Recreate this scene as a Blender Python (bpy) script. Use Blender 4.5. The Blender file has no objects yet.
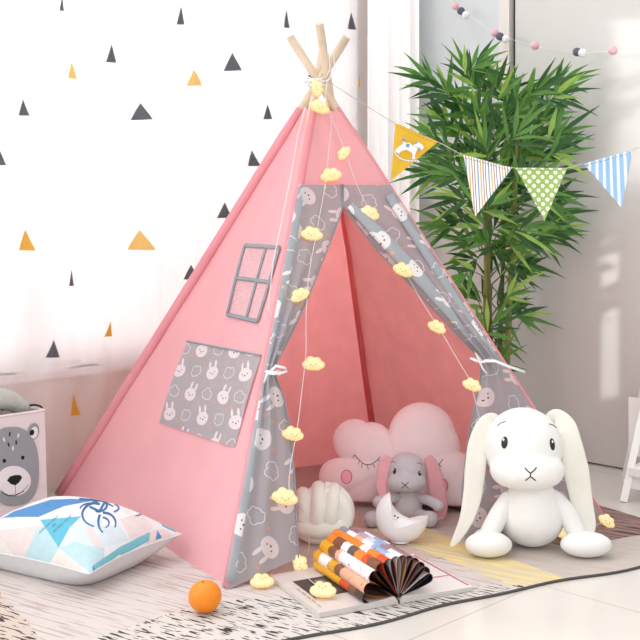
import bpy, bmesh, math, random
from mathutils import Vector, Matrix, noise
from mathutils.bvhtree import BVHTree
PI = math.pi
random.seed(7)
scene = bpy.context.scene
COL = scene.collection
FPX, HY, CH = 1050.0, 227.0, 0.9      # focal length in pixels, horizon row, camera height (m)

# ------------------------------------------------------------------ measuring helpers
def W(px, py, D): return Vector(((px-320)/FPX*D, D, CH-(py-HY)/FPX*D))
def G(px, py, z=0.0):
    D = (CH-z)*FPX/(py-HY); return W(px, py, D)
CAM = Vector((0, 0, CH))
class Plane:
    def __init__(s, p, n): s.p = Vector(p); s.n = Vector(n).normalized()
    def px(s, x, y, off=0.0):
        d = W(x, y, 1.0)-CAM
        p0 = s.p+s.n*off
        return CAM+d*((p0-CAM).dot(s.n)/d.dot(s.n))
def sr(r, g, b):
    f = lambda c: (c/255/12.92) if c/255 <= .04045 else ((c/255+.055)/1.055)**2.4
    return (f(r), f(g), f(b), 1.0)

# ------------------------------------------------------------------ geometry collector
class Geo:
    def __init__(s): s.v = []; s.f = []; s.m = []; s.uv = []; s.c = []
    def add(s, v, f, m=0, uv=None, c=None):
        b = len(s.v); s.v += [Vector(p) for p in v]; s.f += [tuple(i+b for i in q) for q in f]; s.m += [m]*len(f)
        s.uv += list(uv) if uv else [(p[0], p[2]) for p in v]
        s.c += list(c) if c else [(1, 1, 1, 1)]*len(v)
        return s
    def grid(s, fn, nu, nv, m=0, uvf=None, cu=False, colf=None):
        v = []; uv = []; c = []; nn = nu if cu else nu+1
        for j in range(nv+1):
            for i in range(nn):
                p = fn(i/nu, j/nv); v.append(p)
                uv.append(uvf(i/nu, j/nv, p) if uvf else (i/nu, j/nv))
                c.append(colf(i/nu, j/nv, p) if colf else (1, 1, 1, 1))
        f = []
        for j in range(nv):
            for i in range(nu):
                a = j*nn+i; b = j*nn+(i+1) % nn
                f.append((a, b, b+nn, a+nn))
        return s.add(v, f, m, uv, c)
    def box(s, c, h, m=0, R=None):
        c = Vector(c); v = []
        for z in (-1, 1):
            for x, y in ((-1, -1), (1, -1), (1, 1), (-1, 1)):
                p = Vector((x*h[0], y*h[1], z*h[2])); v.append(c+(R@p if R else p))
        return s.add(v, [(3, 2, 1, 0), (4, 5, 6, 7), (0, 1, 5, 4), (1, 2, 6, 5), (2, 3, 7, 6), (3, 0, 4, 7)], m)
    def tube(s, pts, rad, n=10, m=0, cap=True, up=None, flat=1.0, closed=False):
        pts = [Vector(p) for p in pts]; N = len(pts)
        if not hasattr(rad, '__len__'): rad = [rad]*N
        v = []; f = []; uv = []
        prev = None; acc = 0
        for i, p in enumerate(pts):
            if closed: t = (pts[(i+1) % N]-pts[i-1]).normalized()
            else: t = (pts[min(i+1, N-1)]-pts[max(i-1, 0)]).normalized()
            if up is not None: a = Vector(up)
            else:
                a = prev if prev is not None else (Vector((0, 0, 1)) if abs(t.z) < .9 else Vector((1, 0, 0)))
            a = (a-t*a.dot(t)).normalized(); b = t.cross(a); prev = a
            if i: acc += (p-pts[i-1]).length
            r = rad[i]
            for k in range(n):
                w = 2*PI*k/n; v.append(p+b*(math.cos(w)*r)+a*(math.sin(w)*r*flat)); uv.append((k/n, acc))
        M = N if closed else N-1
        for i in range(M):
            for k in range(n):
                q = ((i+1) % N)*n
                f.append((i*n+k, i*n+(k+1) % n, q+(k+1) % n, q+k))
        if cap and not closed:
            f.append(tuple(range(n-1, -1, -1))); f.append(tuple((N-1)*n+k for k in range(n)))
        return s.add(v, f, m, uv)
    def ell(s, c, r, nu=20, nv=12, m=0, R=None):
        c = Vector(c)
        if not hasattr(r, '__len__'): r = (r, r, r)
        def fn(u, w):
            a = 2*PI*u; b = PI*(w-.5); w_ = .0 if w in (0, 1) else 1
            p = Vector((math.cos(a)*math.cos(b)*r[0]*w_, math.sin(a)*math.cos(b)*r[1]*w_, math.sin(b)*r[2]))
            return c+(R@p if R else p)
        return s.grid(fn, nu, nv, m, cu=True)
    def poly(s, pts, m=0): return s.add(pts, [tuple(range(len(pts)))], m)
    def blob(s, c, els, k=.012, nu=40, nv=26, m=0, face=None):
        """smooth union of ellipsoids seen from centre c (star shaped)"""
        c = Vector(c)
        def fn(u, w):
            a = 2*PI*u; b = PI*(w-.5)
            d = Vector((math.cos(a)*math.cos(b), math.sin(a)*math.cos(b), math.sin(b)))
            if w in (0, 1): d = Vector((0, 0, 1 if w else -1))
            hs = []
            for ec, er in els:
                o = c-Vector(ec)
                O = Vector((o.x/er[0], o.y/er[1], o.z/er[2])); Dv = Vector((d.x/er[0], d.y/er[1], d.z/er[2]))
                A = Dv.dot(Dv); B = O.dot(Dv); C = O.dot(O)-1; q = B*B-A*C
                if q > 0:
                    t = (-B+math.sqrt(q))/A
                    if t > 0: hs.append(t)
            mx = max(hs) if hs else .001
            t = mx+k*math.log(sum(math.exp((h-mx)/k) for h in hs))*.6 if hs else .001
            return c+d*t
        return s.grid(fn, nu, nv, m, cu=True)

ORG = {}
def mk(name, geo, mats, parent=None, smooth=True, weld=False, sub=0, origin=None):
    me = bpy.data.meshes.new(name)
    o = bpy.data.objects.new(name, me); COL.objects.link(o)
    if parent is not None: org = ORG[parent.name]; o.parent = parent
    elif origin is not None: org = Vector(origin); o.location = org
    else: org = Vector((0, 0, 0))
    ORG[o.name] = org
    me.from_pydata([p-org for p in geo.v], [], geo.f)
    uvl = me.uv_layers.new(name='UVMap'); 
    lv = [0]*len(me.loops); me.loops.foreach_get('vertex_index', lv)
    flat = []
    for i in lv: flat += [geo.uv[i][0], geo.uv[i][1]]
    uvl.data.foreach_set('uv', flat)
    if any(c != (1, 1, 1, 1) for c in geo.c[:50000:7]):
        ca = me.color_attributes.new('Col', 'FLOAT_COLOR', 'POINT')
        ca.data.foreach_set('color', [x for c in geo.c for x in c])
    for m in (mats if isinstance(mats, (list, tuple)) else [mats]): me.materials.append(m)
    me.polygons.foreach_set('material_index', geo.m)
    me.polygons.foreach_set('use_smooth', [smooth]*len(me.polygons))
    me.validate(); me.update()
    if weld:
        bm = bmesh.new(); bm.from_mesh(me); bmesh.ops.remove_doubles(bm, verts=bm.verts, dist=1e-5); bmesh.ops.recalc_face_normals(bm, faces=bm.faces); bm.to_mesh(me); bm.free()
    if sub:
        md = o.modifiers.new('smooth', 'SUBSURF'); md.levels = sub; md.render_levels = sub
    return o
def tag(o, label=None, cat=None, group=None, kind=None):
    if label: o['label'] = label
    if cat: o['category'] = cat
    if group: o['group'] = group
    if kind: o['kind'] = kind
    return o
def thing(name, loc, label, cat, group=None):
    o = bpy.data.objects.new(name, None); COL.objects.link(o); o.location = loc; o.empty_display_size = .05
    ORG[o.name] = Vector(loc)
    return tag(o, label, cat, group)
def struct(name, geo, mats, **k): return tag(mk(name, geo, mats, **k), kind='structure')
def bvh(geo): return BVHTree.FromPolygons([tuple(p) for p in geo.v], geo.f)
def hit(tree, px, py, off=0.0):
    d = (W(px, py, 1.0)-CAM).normalized()
    p, n, i, t = tree.ray_cast(CAM, d)
    if p is None: return None, None
    if n.dot(d) > 0: n = -n
    return p+n*off, n

# ------------------------------------------------------------------ materials
def newmat(name):
    m = bpy.data.materials.new(name); m.use_nodes = True
    nt = m.node_tree; nt.nodes.clear()
    return m, nt
def out(nt, sh):
    o = nt.nodes.new('ShaderNodeOutputMaterial'); nt.links.new(sh, o.inputs['Surface']); return o
def noise_var(nt, col, var, scale, col_sock=None):
    """colour with slight procedural variation; returns a socket"""
    tc = nt.nodes.new('ShaderNodeTexCoord'); nz = nt.nodes.new('ShaderNodeTexNoise'); nz.inputs['Scale'].default_value = scale
    nz.inputs['Detail'].default_value = 4
    nt.links.new(tc.outputs['Object'], nz.inputs['Vector'])
    mx = nt.nodes.new('ShaderNodeMix'); mx.data_type = 'RGBA'; mx.blend_type = 'MULTIPLY'
    mr = nt.nodes.new('ShaderNodeMapRange'); mr.inputs[1].default_value = .3; mr.inputs[2].default_value = .7
    mr.inputs[3].default_value = 1-var; mr.inputs[4].default_value = 1.0
    nt.links.new(nz.outputs['Fac'], mr.inputs[0])
    mx.inputs['Factor'].default_value = 1.0
    if col_sock is None: mx.inputs['A'].default_value = col
    else: nt.links.new(col_sock, mx.inputs['A'])
    nt.links.new(mr.outputs[0], mx.inputs['B'])
    return mx.outputs['Result'], nz, tc
def M(name, rgb, rough=.6, var=.05, scale=30, bump=0.0, bscale=None, sheen=0.0, metal=0.0, emit=0.0, trans=0.0, colattr=False, coat=0.0, sss=0.0):
    m, nt = newmat(name); col = sr(*rgb) if len(rgb) == 3 else rgb
    cs = None
    if colattr:
        a = nt.nodes.new('ShaderNodeAttribute'); a.attribute_name = 'Col'; cs = a.outputs['Color']
    c, nz, tc = noise_var(nt, col, var, scale, cs)
    b = nt.nodes.new('ShaderNodeBsdfPrincipled'); nt.links.new(c, b.inputs['Base Color'])
    b.inputs['Roughness'].default_value = rough; b.inputs['Metallic'].default_value = metal
    b.inputs['Coat Weight'].default_value = coat
    if rough > .6: b.inputs['Specular IOR Level'].default_value = .2
    if sheen: b.inputs['Sheen Weight'].default_value = sheen; b.inputs['Sheen Roughness'].default_value = .5
    if sss: b.inputs['Subsurface Weight'].default_value = sss; b.inputs['Subsurface Radius'].default_value = (.02, .015, .01)
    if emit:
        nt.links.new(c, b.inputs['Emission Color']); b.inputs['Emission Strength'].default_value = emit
    if bump:
        n2 = nt.nodes.new('ShaderNodeTexNoise'); n2.inputs['Scale'].default_value = bscale or scale*8; n2.inputs['Detail'].default_value = 3
        nt.links.new(tc.outputs['Object'], n2.inputs['Vector'])
        bp = nt.nodes.new('ShaderNodeBump'); bp.inputs['Strength'].default_value = bump; bp.inputs['Distance'].default_value = .004
        nt.links.new(n2.outputs['Fac'], bp.inputs['Height']); nt.links.new(bp.outputs['Normal'], b.inputs['Normal'])
    sh = b.outputs[0]
    if trans:
        t = nt.nodes.new('ShaderNodeBsdfTranslucent'); nt.links.new(c, t.inputs['Color'])
        mx = nt.nodes.new('ShaderNodeMixShader'); mx.inputs[0].default_value = trans
        nt.links.new(sh, mx.inputs[1]); nt.links.new(t.outputs[0], mx.inputs[2]); sh = mx.outputs[0]
    out(nt, sh); return m

class E:   # tiny expression builder for shader maths
    nt = None
    def __init__(s, v): s.v = v
    @staticmethod
    def op(o, *a):
        n = E.nt.nodes.new('ShaderNodeMath'); n.operation = o
        for i, x in enumerate(a):
            x = x.v if isinstance(x, E) else x
            if isinstance(x, (int, float)): n.inputs[i].default_value = x
            else: E.nt.links.new(x, n.inputs[i])
        return E(n.outputs[0])
    def __add__(s, o): return E.op('ADD', s, o)
    def __sub__(s, o): return E.op('SUBTRACT', s, o)
    def __rsub__(s, o): return E.op('SUBTRACT', o, s)
    def __mul__(s, o): return E.op('MULTIPLY', s, o)
    def __truediv__(s, o): return E.op('DIVIDE', s, o)
    def lt(s, o): return E.op('LESS_THAN', s, o)
    def gt(s, o): return E.op('GREATER_THAN', s, o)
    def mn(s, o): return E.op('MINIMUM', s, o)
    def mx(s, o): return E.op('MAXIMUM', s, o)
    def abs(s): return E.op('ABSOLUTE', s)
    def fr(s): return E.op('FRACT', s)
def hyp(x, y): return E.op('SQRT', x*x+y*y)
def mixc(fac, a, b):
    n = E.nt.nodes.new('ShaderNodeMix'); n.data_type = 'RGBA'
    E.nt.links.new(fac.v if isinstance(fac, E) else fac, n.inputs['Factor'])
    for k, x in (('A', a), ('B', b)):
        if isinstance(x, tuple): n.inputs[k].default_value = x
        else: E.nt.links.new(x, n.inputs[k])
    return n.outputs['Result']

def print_fabric(name, rot, T=.215, base=(184, 184, 190), trans=.42, ms=1.0):
    """grey cotton printed with bunny heads, cloud outlines and small hearts"""
    m, nt = newmat(name); E.nt = nt
    uvn = nt.nodes.new('ShaderNodeUVMap'); uvn.uv_map = 'UVMap'
    sp = nt.nodes.new('ShaderNodeSeparateXYZ'); nt.links.new(uvn.outputs[0], sp.inputs[0])
    u0, v0 = E(sp.outputs[0]), E(sp.outputs[1])
    c, s_ = math.cos(rot), math.sin(rot)
    u = u0*c+v0*s_; v = v0*c-u0*s_
    x = (u/T).fr()*T; y = (v/T).fr()*T
    h = T/2
    def loc(cx, cy, a):
        dx = x-cx; dy = y-cy; ca, sa = math.cos(a), math.sin(a)
        return (dx*ca+dy*sa)/ms, (dy*ca-dx*sa)/ms
    bun = None; face = None
    def el(p, q, cx, cy, rx, ry): return (hyp((p-cx)/rx, (q-cy)/ry)).lt(1.0)
    for cx, cy, a in ((h*.5, h*.5, .25), (h*1.5, h*1.48, -.3)):
        p, q = loc(cx, cy, a)
        b = el(p, q, 0, -.004, .029, .0245).mx(el(p, q, -.0135, .029, .0055, .016)).mx(el(p, q, .0135, .029, .0055, .016))
        fc = el(p, q, -.011, -.002, .0022, .0022).mx(el(p, q, .011, -.002, .0022, .0022)).mx(el(p, q, 0, -.008, .0032, .0025))
        bun = b if bun is None else bun.mx(b); face = fc if face is None else face.mx(fc)
    line = None
    for cx, cy, a in ((h*1.5, h*.5, .5), (h*.5, h*1.5, -.2)):
        p, q = loc(cx, cy, a); d = None
        for qx, qy, r in ((-.014, 0, .011), (-.004, .011, .012), (.012, .004, .011), (.002, -.009, .011), (-.012, -.010, .008), (.014, -.008, .008)):
            e = hyp(p-qx, q-qy)-r; d = e if d is None else d.mn(e)
        l = d.abs().lt(.0012); line = l if line is None else line.mx(l)
    heart = None
    for cx, cy in ((h, h*.3), (h*.12, h*1.05), (h*1.05, h*1.2), (h*1.85, h*.95)):
        p, q = loc(cx, cy, .2)
        e = hyp(p-.0022, q-.001).lt(.0031).mx(hyp(p+.0022, q-.001).lt(.0031)).mx((p.abs()+(q+.0035).abs()).lt(.0042))
        heart = e if heart is None else heart.mx(e)
    nz = nt.nodes.new('ShaderNodeTexNoise'); nz.inputs['Scale'].default_value = 9
    col = mixc(nz.outputs['Fac'], sr(*[k-9 for k in base]), sr(*[min(255, k+9) for k in base]))
    col = mixc(line, col, sr(235, 238, 240)); col = mixc(heart, col, sr(232, 178, 150))
    col = mixc(bun, col, sr(238, 234, 236)); col = mixc(face, col, sr(80, 75, 85))
    b = nt.nodes.new('ShaderNodeBsdfPrincipled'); b.inputs['Roughness'].default_value = .8; b.inputs['Specular IOR Level'].default_value = .15
    nt.links.new(col, b.inputs['Base Color'])
    t = nt.nodes.new('ShaderNodeBsdfTranslucent'); nt.links.new(col, t.inputs['Color'])
    mx = nt.nodes.new('ShaderNodeMixShader'); mx.inputs[0].default_value = trans
    nt.links.new(b.outputs[0], mx.inputs[1]); nt.links.new(t.outputs[0], mx.inputs[2]); out(nt, mx.outputs[0])
    return m

PINK = M('pink_cotton', (255, 198, 205), .85, .05, 8, .25, 500, trans=.35)
PINK_IN = M('pink_cotton_backlit', (255, 166, 166), .85, .08, 14, .35, 400, trans=.65)  # pink tent cotton again; coral tone of backlight and bounce put in colour
PINK_EDGE = M('pink_sleeve_cotton', (250, 174, 184), .85, .06, 10, .2, 500, trans=.3)
PINK_NET = M('pink_window_mesh', (255, 214, 220), .9, .25, 160, .5, 300, trans=.3)
PRN_FLAP = print_fabric('grey_bunny_print_flap', PI*.5+.25, T=.175, ms=1.0)
PRN_FLAP2 = print_fabric('grey_bunny_print_flap_right', PI*.5-.3, T=.175, ms=1.0)
PRN_EDGE = print_fabric('grey_bunny_print_doubled', PI*.5, T=.19, base=(168, 174, 180), trans=.08)
PRN_POCKET = print_fabric('grey_bunny_print_pocket', .12, T=.17, base=(186, 182, 186), trans=.3)
GREY_HEM = M('grey_hem_cotton', (154, 164, 170), .85, .08, 30, .2, 400, trans=.1)
RIBBON = M('white_ribbon', (238, 240, 242), .6, .05, 40)
WOOD = M('pine_pole', (222, 200, 175), .6, .14, 18, .1)
CORD = M('white_cord', (240, 238, 236), .6, .1, 90)
CLEARCORD = M('pale_wire', (225, 222, 218), .35, .1, 90)
WHITE_PLUSH = M('white_plush', (236, 236, 233), .95, .03, 40, .25, 600, sheen=.3)
EAR_PLUSH = M('cream_ear_plush', (234, 232, 222), .95, .05, 25, .25, 600, sheen=.2)
GREY_PLUSH = M('grey_plush', (204, 200, 206), .95, .1, 40, .3, 600, sheen=.4)
ROSE_PLUSH = M('rose_ear_plush', (240, 176, 184), .95, .08, 40, .3, 600, sheen=.2)
BLACK = M('black_thread', (22, 20, 24), .35, .1, 60)
EYEW = M('eye_glint', (255, 255, 255), .2, 0, 10)
CLOUD = M('blush_cloud_plush', (255, 236, 238), .95, .05, 25, .35, 500, sheen=.3)
CHEEK = M('rose_cheek', (255, 190, 204), .9, .05, 40)
CHEEKL = M('rose_cheek_line', (218, 92, 124), .9, .05, 40)
KNOT = M('ivory_velvet', (240, 239, 229), .85, .04, 20, .15, 500, sheen=.3)
MOONM = M('white_moon_plastic', (240, 238, 240), .3, .01, 10, coat=.2)

# ------------------------------------------------------------------ world, camera
cam = bpy.data.objects.new('camera', bpy.data.cameras.new('camera')); COL.objects.link(cam)
cam.location = CAM; cam.rotation_euler = (PI/2, 0, 0)
cam.data.sensor_width = 36; cam.data.lens = FPX*36/640; cam.data.shift_y = -(320-HY)/640
cam.data.clip_start = .05
scene.camera = cam
world = bpy.data.worlds.new('daylight'); scene.world = world; world.use_nodes = True
nt = world.node_tree; nt.nodes.clear(); E.nt = nt
tc = nt.nodes.new('ShaderNodeTexCoord')
vm = nt.nodes.new('ShaderNodeVectorMath'); vm.operation = 'DOT_PRODUCT'; vm.inputs[1].default_value = (-.66, .70, .25)
nt.links.new(tc.outputs['Generated'], vm.inputs[0])
mr = nt.nodes.new('ShaderNodeMapRange'); mr.inputs[1].default_value = .0; mr.inputs[2].default_value = .5; mr.inputs[3].default_value = .74; mr.inputs[4].default_value = 3.2
nt.links.new(vm.outputs['Value'], mr.inputs[0])
bg = nt.nodes.new('ShaderNodeBackground'); bg.inputs['Color'].default_value = (1, .985, .98, 1)
nt.links.new(mr.outputs[0], bg.inputs['Strength'])
ow = nt.nodes.new('ShaderNodeOutputWorld'); nt.links.new(bg.outputs[0], ow.inputs['Surface'])
def area(name, loc, target, size, power, col=(1, 1, 1)):
    l = bpy.data.lights.new(name, 'AREA'); l.size = size; l.energy = power; l.color = col
    o = bpy.data.objects.new(name, l); COL.objects.link(o); o.location = loc
    o.rotation_euler = (Vector(target)-Vector(loc)).to_track_quat('-Z', 'Y').to_euler(); return o
area('key_softbox', (-1.3, -.2, 2.6), (0, 3.1, .5), 1.6, 20)
area('fill_softbox', (2.2, .6, 2.0), (.3, 3.2, .3), 1.4, 9, (1, .98, .97))
area('front_fill', (.3, .2, 1.0), (.1, 3.4, .45), 1.0, 12, (1, .97, .96))
area('window_daylight', (-1.9, 3.9, 1.9), (.1, 3.2, .4), 1.2, 18, (1, 1, 1)).data.spread = 2.4

# added spot: its node gobo casts reflection-like light streaks on the right wall
sl_ = bpy.data.lights.new('wall_streak_spot', 'SPOT'); sl_.energy = 260; sl_.spot_size = .62; sl_.spot_blend = .1; sl_.shadow_soft_size = .012; sl_.color = (1, .97, .95)
so = bpy.data.objects.new('wall_streak_spot', sl_); COL.objects.link(so); so.location = (.9, 1.0, 1.7); so.rotation_euler = (Vector((1.10, 3.96, .75))-so.location).to_track_quat('-Z', 'Y').to_euler()
sl_.use_nodes = True; ln = sl_.node_tree; E.nt = ln
lem = [n for n in ln.nodes if n.type == 'EMISSION'][0]
ltc = ln.nodes.new('ShaderNodeTexCoord'); lsp = ln.nodes.new('ShaderNodeSeparateXYZ'); ln.links.new(ltc.outputs['Normal'], lsp.inputs[0])
gx = E(lsp.outputs[0])/E(lsp.outputs[2]).abs(); gy = E(lsp.outputs[1])/E(lsp.outputs[2]).abs()
def soft(v, e): return E.op('SMOOTH_MIN', E.op('MAXIMUM', v*(1/e), 0.0), 1.0, .2)
lnz = ln.nodes.new('ShaderNodeTexNoise'); lnz.inputs['Scale'].default_value = 22; lmp = ln.nodes.new('ShaderNodeMapping'); lmp.inputs['Scale'].default_value = (.5, 1.6, 1); lmp.inputs['Rotation'].default_value = (0, 0, -.5)
ln.links.new(ltc.outputs['Normal'], lmp.inputs[0]); ln.links.new(lmp.outputs[0], lnz.inputs['Vector'])
brk = soft(E(lnz.outputs['Fac'])-.46, .05)
low = soft(.0105-(gx+.004).abs(), .004)*soft(.035-gy, .02)*soft(gy+.150, .008)
low = low*(brk.mx(soft(-.060-gy, .006)))
high = soft(.030-(gx-.020).abs(), .02)*soft(gy-.075, .03)*(brk*.5+.4)  # wide soft band imitates window glare high on the panel
ln.links.new(((low+high*.8)*1.0).v, lem.inputs['Strength'])

# ------------------------------------------------------------------ room
def wl(s, z, off=0.0):   # point on the window wall: s runs along it from x=0; off towards the room
    d = Vector((.70711, .70711, 0)); n = Vector((.70711, -.70711, 0))
    return Vector((0, 4.6, 0))+d*s+n*off+Vector((0, 0, z))
def wr(s, z, off=0.0):   # point on the right wall: s from the corner towards the viewer
    d = Vector((.70711, -.70711, 0)); n = Vector((-.70711, -.70711, 0))
    return Vector((.23, 4.83, 0))+d*s+n*off+Vector((0, 0, z))
def slab(geo, fn, s0, s1, z0, z1, o0, o1, m=0):
    v = [fn(s, z, o) for z in (z0, z1) for s, o in ((s0, o0), (s1, o0), (s1, o1), (s0, o1))]
    geo.add(v, [(0, 1, 2, 3), (7, 6, 5, 4), (0, 4, 5, 1), (1, 5, 6, 2), (2, 6, 7, 3), (3, 7, 4, 0)], m)
WALL = M('warm_wall_paint', (236, 220, 212), .9, .03, 4)
PANEL = M('glossy_panel', (208, 208, 205), .22, .03, 1.5, coat=.3)
FRAME = M('panel_frame', (226, 222, 216), .4, .03, 5)
DARK = M('dark_gap', (45, 45, 50), .5, .03, 5)
SILL = M('white_sill', (245, 243, 240), .4, .02, 5)
SC = .3253  # corner position along the window wall
g = Geo(); slab(g, wl, -3.0, SC, 0, .40, 0, -.12); slab(g, wl, -3.0, SC, 2.25, 2.6, 0, -.12); slab(g, wl, .22, SC, .40, 2.25, 0, -.12)
struct('wall_left', g, WALL, smooth=False)
g = Geo(); slab(g, wr, 0, 2.6, 0, 2.6, 0, -.12); struct('wall_right', g, M('right_wall_paint', (214, 208, 204), .8, .03, 3), smooth=False)
g = Geo(); slab(g, wl, -3.0, .22, .375, .40, .03, -.12)
struct('trim_1', g, SILL, smooth=False)
# window: frame and panes
wf = Geo()
for a, b in ((-3.0, -2.94), (-1.45, -1.40), (.17, .22)): slab(wf, wl, a, b, .4, 2.25, -.04, -.09)
slab(wf, wl, -3.0, .22, .4, .45, -.04, -.09); slab(wf, wl, -3.0, .22, 2.2, 2.25, -.04, -.09)
win = struct('window_1', wf, M('white_window_frame', (250, 250, 250), .4, .01, 5), smooth=False)
gm, nt = newmat('window_glass'); tr = nt.nodes.new('ShaderNodeBsdfTransparent'); gl = nt.nodes.new('ShaderNodeBsdfGlossy'); gl.inputs['Roughness'].default_value = .02
fz = nt.nodes.new('ShaderNodeFresnel'); mx = nt.nodes.new('ShaderNodeMixShader'); nt.links.new(fz.outputs[0], mx.inputs[0]); nt.links.new(tr.outputs[0], mx.inputs[1]); nt.links.new(gl.outputs[0], mx.inputs[2]); out(nt, mx.outputs[0])
g = Geo(); slab(g, wl, -2.94, -1.45, .45, 2.2, -.062, -.066); slab(g, wl, -1.40, .17, .45, 2.2, -.062, -.066)
mk('pane', g, gm, win, smooth=False)
# sliding panels on the right wall
def wr_s(px):    # s on the right wall seen at pixel column px
    k = (px-320)/FPX; # .23+.707s = k*(4.83-.707s)
    return (k*4.83-.23)/(.70711*(1+k))
def panel(name, n, a, b, m, off, z0=.006, z1=2.5):
    g = Geo(); slab(g, wr, wr_s(a), wr_s(b), z0, z1, .006, off, 0)
    return struct(name, g, m, smooth=False)
d1 = panel('door_1', 1, 405, 505, M('pale_blue_glossy_panel', (212, 219, 222), .22, .03, 1.5, coat=.3), .03, 1.0)
d3 = panel('trim_4', 1, 405, 519.5, PANEL, .03, .006, 1.0)
d2 = panel('door_2', 2, 519.5, 700, PANEL, .03)
g = Geo(); slab(g, wr, wr_s(505), wr_s(515.5), 1.0, 2.55, .002, .045); struct('trim_2', g, FRAME, smooth=False)
g = Geo(); slab(g, wr, wr_s(515.5), wr_s(519.5), 1.0, 2.55, .002, .012); struct('trim_3', g, DARK, smooth=False)

# floor: pale polished tiles laid parallel to the walls
m, nt = newmat('cream_tiles'); E.nt = nt
tc = nt.nodes.new('ShaderNodeTexCoord'); sp = nt.nodes.new('ShaderNodeSeparateXYZ'); nt.links.new(tc.outputs['Object'], sp.inputs[0])
X, Y = E(sp.outputs[0]), E(sp.outputs[1])
u = (X+Y)*.70711; v = (Y-X)*.70711
fu = ((u+.14)/.6).fr(); fv = ((v+.32)/.6).fr()
grout = (fu-.5).abs().gt(.4965).mx((fv-.5).abs().gt(.4965))
nz = nt.nodes.new('ShaderNodeTexNoise'); nz.inputs['Scale'].default_value = 3.0; nz.inputs['Detail'].default_value = 6; nt.links.new(tc.outputs['Object'], nz.inputs['Vector'])
col = mixc(nz.outputs['Fac'], sr(206, 202, 195), sr(218, 214, 207)); col = mixc(grout, col, sr(186, 178, 168))
b = nt.nodes.new('ShaderNodeBsdfPrincipled'); nt.links.new(col, b.inputs['Base Color']); b.inputs['Roughness'].default_value = .16; out(nt, b.outputs[0])
g = Geo(); g.add([(-3.4, -.6, 0), (2.9, -.6, 0), (2.9, 2.24, 0), (.23, 4.91, 0), (-3.4, 1.28, 0)], [(0, 1, 2, 3, 4)])
g.add([(-3.4, -.6, -.05), (2.9, -.6, -.05), (2.9, 2.24, -.05), (.23, 4.91, -.05), (-3.4, 1.28, -.05)], [(4, 3, 2, 1, 0)])
struct('floor', g, m, smooth=False)

# ------------------------------------------------------------------ curtains
cm, nt = newmat('sheer_curtain')
tr = nt.nodes.new('ShaderNodeBsdfTransparent'); tl = nt.nodes.new('ShaderNodeBsdfTranslucent'); df = nt.nodes.new('ShaderNodeBsdfDiffuse')
tcn = nt.nodes.new('ShaderNodeTexCoord'); nz = nt.nodes.new('ShaderNodeTexNoise'); nz.inputs['Scale'].default_value = 260; nt.links.new(tcn.outputs['Object'], nz.inputs['Vector'])
E.nt = nt; cc = mixc(nz.outputs['Fac'], sr(250, 244, 244), sr(255, 253, 253))
nt.links.new(cc, tl.inputs['Color']); nt.links.new(cc, df.inputs['Color'])
a = nt.nodes.new('ShaderNodeMixShader'); a.inputs[0].default_value = .6; nt.links.new(df.outputs[0], a.inputs[1]); nt.links.new(tl.outputs[0], a.inputs[2])
b = nt.nodes.new('ShaderNodeMixShader'); b.inputs[0].default_value = .5; nt.links.new(tr.outputs[0], b.inputs[1]); nt.links.new(a.outputs[0], b.inputs[2]); out(nt, b.outputs[0])
TD = M('charcoal_stitched_print', (118, 121, 131), .9, .45, 330, trans=.15)
TG = M('mustard_stitched_print', (244, 190, 84), .9, .15, 300, trans=.2)
TG2 = M('pale_gold_print', (250, 212, 130), .9, .1, 300, trans=.25)
TP = cm.copy(); TP.name = 'blush_outline_print'
for n_ in TP.node_tree.nodes:
    if n_.type == 'BSDF_TRANSPARENT': n_.inputs[0].default_value = (.96, .88, .90, 1)
def cfold(s): return .085+.016*math.sin(s*31)+.010*math.sin(s*13+1.2)+.006*math.sin(s*57)
def cpt(s, z, off=0.0): return wl(s, z, cfold(s)*(1.0)+off)
CPL = Plane(wl(0, 0, .085), (.70711, -.70711, 0))
def cs(px, py):
    p = CPL.px(px, py); return ((p-Vector((0, 4.6, 0))).dot(Vector((.70711, .70711, 0))), p.z)
g = Geo(); g.grid(lambda u, v: cpt(-2.9+u*(2.9+.24), .015+v*2.3), 560, 6)
def tri(geo, c, w, h, m, lean=0.0, line=False):
    """triangle print on the curtain, c = centre pixel, w,h in pixels"""
    A = cs(c[0]-w/2, c[1]+h/2); B = cs(c[0]+w/2, c[1]+h/2); C = cs(c[0]+lean*w, c[1]-h/2)
    def patch(A, B, C):
        N = 8; v = []; idx = {}
        for i in range(N+1):
            for j in range(N+1-i):
                a = i/N; b = j/N; s = A[0]*(1-a-b)+B[0]*a+C[0]*b; z = A[1]*(1-a-b)+B[1]*a+C[1]*b
                idx[i, j] = len(v); v.append(cpt(s, z, .0025))
        f = []
        for i in range(N):
            for j in range(N-i):
                f.append((idx[i, j], idx[i+1, j], idx[i, j+1]))
                if i+j < N-1: f.append((idx[i+1, j], idx[i+1, j+1], idx[i, j+1]))
        geo.add(v, f, m)
    if not line: patch(A, B, C)
    else:
        cen = ((A[0]+B[0]+C[0])/3, (A[1]+B[1]+C[1])/3); L = lambda p: (cen[0]+(p[0]-cen[0])*.84, cen[1]+(p[1]-cen[1])*.84)
        for P, Q in ((A, B), (B, C), (C, A)):
            patch(P, Q, L(P)); patch(Q, L(Q), L(P))
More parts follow.
